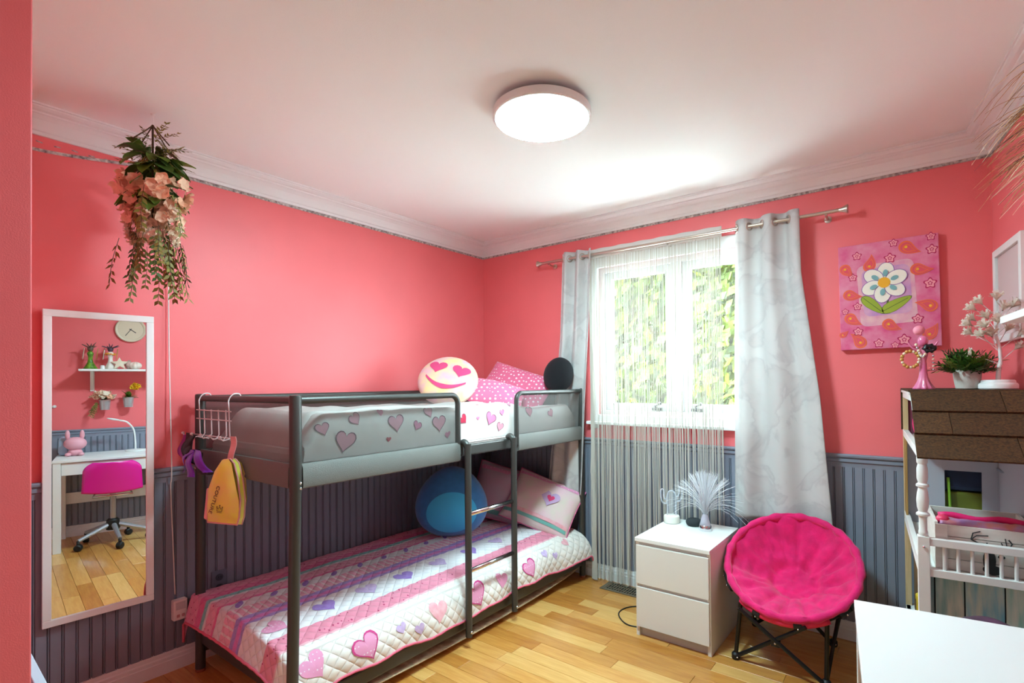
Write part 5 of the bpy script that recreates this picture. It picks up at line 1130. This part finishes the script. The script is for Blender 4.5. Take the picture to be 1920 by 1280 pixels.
# wall buckets with flowers
def bucket(s, z, label, petals, leaves, seed):
    p = RW(s, .075, z); t = thing('wall_bucket', p, label, 'flower bucket', 'tin flower buckets on the right wall'); rng = random.Random(seed)
    b = MB(); b.lathe([(.032, -.05), (.034, -.049), (.043, .035), (.046, .037), (.046, .042), (.041, .042), (.032, -.04), (0, -.04)], 24, Matrix.Translation(p)); b.obj('pail', mat('tin_%d' % seed, (206, 210, 212), .3, metal=.7), t, smooth=True, autos=40)
    b = MB(); b.tube([RW(s, .001, z+.03), RW(s, .04, z+.035)], .004, 6); b.obj('wall_hook', CHROME, t)
    for i in range(26):
        a = rng.uniform(0, 2*pi); el = rng.uniform(.1, 1.3); d = V((cos(a)*cos(el), sin(a)*cos(el), sin(el)))
        if d.dot(nR) < -.45: continue
        put(rng.choice(leaves), 'leaf', t, p+V((0, 0, .04)), d, s=rng.uniform(.6, .95))
    for i in range(18 if petals else 0):
        a = rng.uniform(0, 2*pi); r = rng.uniform(.0, .085); q = p+V((r*cos(a), r*sin(a), .075+rng.uniform(-.02, .03)))
        if (q-RW(s, 0, z)).dot(nR) < .02: continue
        put(rng.choice(petals), 'blossom', t, q, (-sin(a), cos(a), .1), (nR.x*.8+cos(a)*.4, nR.y*.8+sin(a)*.4, .8), s=rng.uniform(1.1, 1.6))
    for i in range(7 if petals else 0): put(rng.choice(sprs), 'trailing_vine', t, p+V((0, 0, .03))+dR*.05+nR*rng.uniform(-.02, .03), V((0, 0, -1))+dR*rng.uniform(.1, .6), nR, s=rng.uniform(.45, .6))
    return t, p
bucket(2.09, 1.185, 'tin wall bucket of peach blossoms below the wall shelf', blos, bigl, 31)
t, p = bucket(1.92, 1.205, 'tin wall bucket of green leaves with one yellow flower', None, bigl, 32)
YB_ = [blossom(mat('petal_yellow', (244, 196, 40), .6))]
for i in range(7): put(YB_[0], 'blossom', t, p+V((0, 0, .14))-dR*(.05)+nR*.03+V((random.uniform(-.012, .012), random.uniform(-.012, .012), random.uniform(-.012, .012))), (random.uniform(-1, 1), random.uniform(-1, 1), .2), nR+V((0, 0, .5)), s=1.25)
b = MB(); b.lathe([(.014, 0), (.014, .004), (.006, .008), (.006, .03), (.012, .036), (.013, .048), (.008, .06), (0, .062)], 16, frame(RW(2.435, .001, 1.175), nR)); tag(b.obj('wall_peg', WHITE, smooth=True), 'small white peg on the right wall above the desk', 'wall peg')
# picture frame near the window corner
pf_ = thing('picture_frame', RW(.25, .02, 1.5), 'deep white picture frame on the right wall near the corner', 'picture frame')
for (s0, s1, z0, z1) in ((.09, .12, 1.5, 1.905), (.45, .48, 1.5, 1.905), (.12, .45, 1.5, 1.53), (.12, .45, 1.875, 1.905)):
    rb_('frame_bar', (s0, .002, z0), (s1, .022, z1), WHITE, pf_)
rb_('mat_board', (.12, .002, 1.53), (.45, .01, 1.875), mat('mat_board', (226, 206, 204), .7), pf_); rb_('glass', (.12, .015, 1.53), (.45, .017, 1.875), GLASS, pf_, 0)
# pampas grass
pv = RW(1.62, .13, SHT); pg = thing('pampas_vase', pv, 'dried pampas stems in a white vase at the end of the wall shelf', 'dried grass')
b = MB(); b.lathe([(.03, 0), (.042, .01), (.05, .05), (.042, .1), (.022, .14), (.02, .17), (.025, .185), (.021, .185), (.016, .16), (0, .15)], 28, Matrix.Translation(pv)); b.obj('vase', WHITE, pg, smooth=True, autos=40)
rng = random.Random(17); GR_ = [mat('grass_gold', (176, 126, 70), .7), mat('grass_brown', (86, 50, 38), .7), mat('grass_pale', (236, 212, 176), .7)]
for i in range(7):
    a = rng.uniform(0, 2*pi); tip = V((3.125+rng.uniform(-.03, .05), -1.44+rng.uniform(-.08, .1), 1.95+rng.uniform(-.05, .16))); st = pv+V((0, 0, .17)); ms = [GR_[0], GR_[1], GR_[2]]
    b = MB(); b.mi = 0; b.tube(spline([st, st.lerp(tip, .5)+V((.03, -.02, .05)), tip], 12), .0014, 5)
    for j in range(26):
        b.mi = rng.choices((0, 1, 2), (5, 2, 3))[0]; f = rng.uniform(.55, 1); p0 = st.lerp(tip, f)+V((.02, -.01, .03))*(1-f); ln = rng.uniform(.06, .15); d = (V((-.75, .35, .0))+V((rng.uniform(-.5, .4), rng.uniform(-.4, .4), rng.uniform(-.3, .4)))).normalized()
        pts = [p0+d*ln*q_+V((0, 0, -.55*ln*(q_**2))) for q_ in (0, .25, .5, .75, 1)]
        b.tube(pts, [.001, .0009, .0008, .0006, .0004], 3, caps=False)
    b.obj('plume', ms, pg, kind=None)
# pale board behind the closet corner
b = MB(); b.box((1.05, -2.845, .0), (1.22, -2.82, .62), Matrix.Translation((0, 0, 0))); 
b = MB(); b.add([(1.02, -2.85, 0), (1.34, -2.85, 0), (1.215, -2.85, .64), (1.02, -2.85, .66), (1.02, -2.83, 0), (1.34, -2.83, 0), (1.215, -2.83, .64), (1.02, -2.83, .66)], [(0, 1, 2, 3), (7, 6, 5, 4), (0, 4, 5, 1), (1, 5, 6, 2), (2, 6, 7, 3), (3, 7, 4, 0)])
tag(b.obj('pale_board', mat('pale_board_blue', (196, 216, 232), .5), bevel=.002), 'pale blue board leaning behind the near closet corner', 'board')

# ------------------------------------------------------------------ garden outside
b = MB(); b.box((-30, .6, -3.2), (30, 40, -3.0)); struct(b.obj('ground_outside', mat('pale_bounce_ground', (206, 206, 202), .9, var=.06, scale=.6)))  # unseen ground, made pale to bounce daylight up through the window onto the ceiling
rng = random.Random(41)
def tree(x, y, z0, hgt, rx, cols, label, n):
    t = thing('garden_tree', (x, y, -3), label, 'tree', 'trees outside the window')
    b = MB(); b.tube(spline([(x, y, -3), (x+.1, y, -1), (x-.05, y, z0), (x, y, z0+hgt*.6)], 14), [.22-.012*i for i in range(15)], 8); b.obj('trunk', mat('bark', (90, 74, 58), .9), t, smooth=True)
    ms = [mat('foliage', c, .6, translucent=.4) for c in cols]; b = MB()
    for i in range(n):
        a = rng.uniform(0, 2*pi); e = rng.uniform(-1, 1); rr_ = rng.uniform(.55, 1)**.5; cl_ = 1+.22*nz((cos(a)*3, sin(a)*3, e*4+x))
        c = V((x+rx*rr_*cl_*cos(a)*sqrt(1-e*e*.8), y+rx*rr_*cl_*sin(a)*sqrt(1-e*e*.8), z0+hgt*.5+e*hgt*.55*rr_*cl_)); s = rng.uniform(.06, .13)
        d = V((rng.gauss(0, 1), rng.gauss(0, 1), rng.gauss(0, .6))).normalized(); u = d.orthogonal().normalized(); w_ = d.cross(u); b.mi = rng.choices(range(len(ms)), range(len(ms), 0, -1))[0]
        b.add([c-u*s, c+w_*s*.55, c+u*s, c-w_*s*.55], [(0, 1, 2, 3)])
    b.obj('foliage', ms, t, kind='stuff')
tree(-.6, 4.6, -.7, 4.9, 1.9, [(56, 72, 6), (84, 96, 10), (32, 48, 6)], 'bright yellow-green leafy tree filling the left window pane', 24000)
tree(2.2, 11.0, -.8, 7.5, 2.7, [(28, 50, 10), (46, 68, 12), (18, 36, 10)], 'darker green tree showing in the right window pane', 24000)
tree(-4.2, 12.5, -1, 8.0, 3.2, [(36, 58, 12), (54, 74, 16), (26, 44, 12)], 'distant green tree between the two nearer trees outside', 16000)
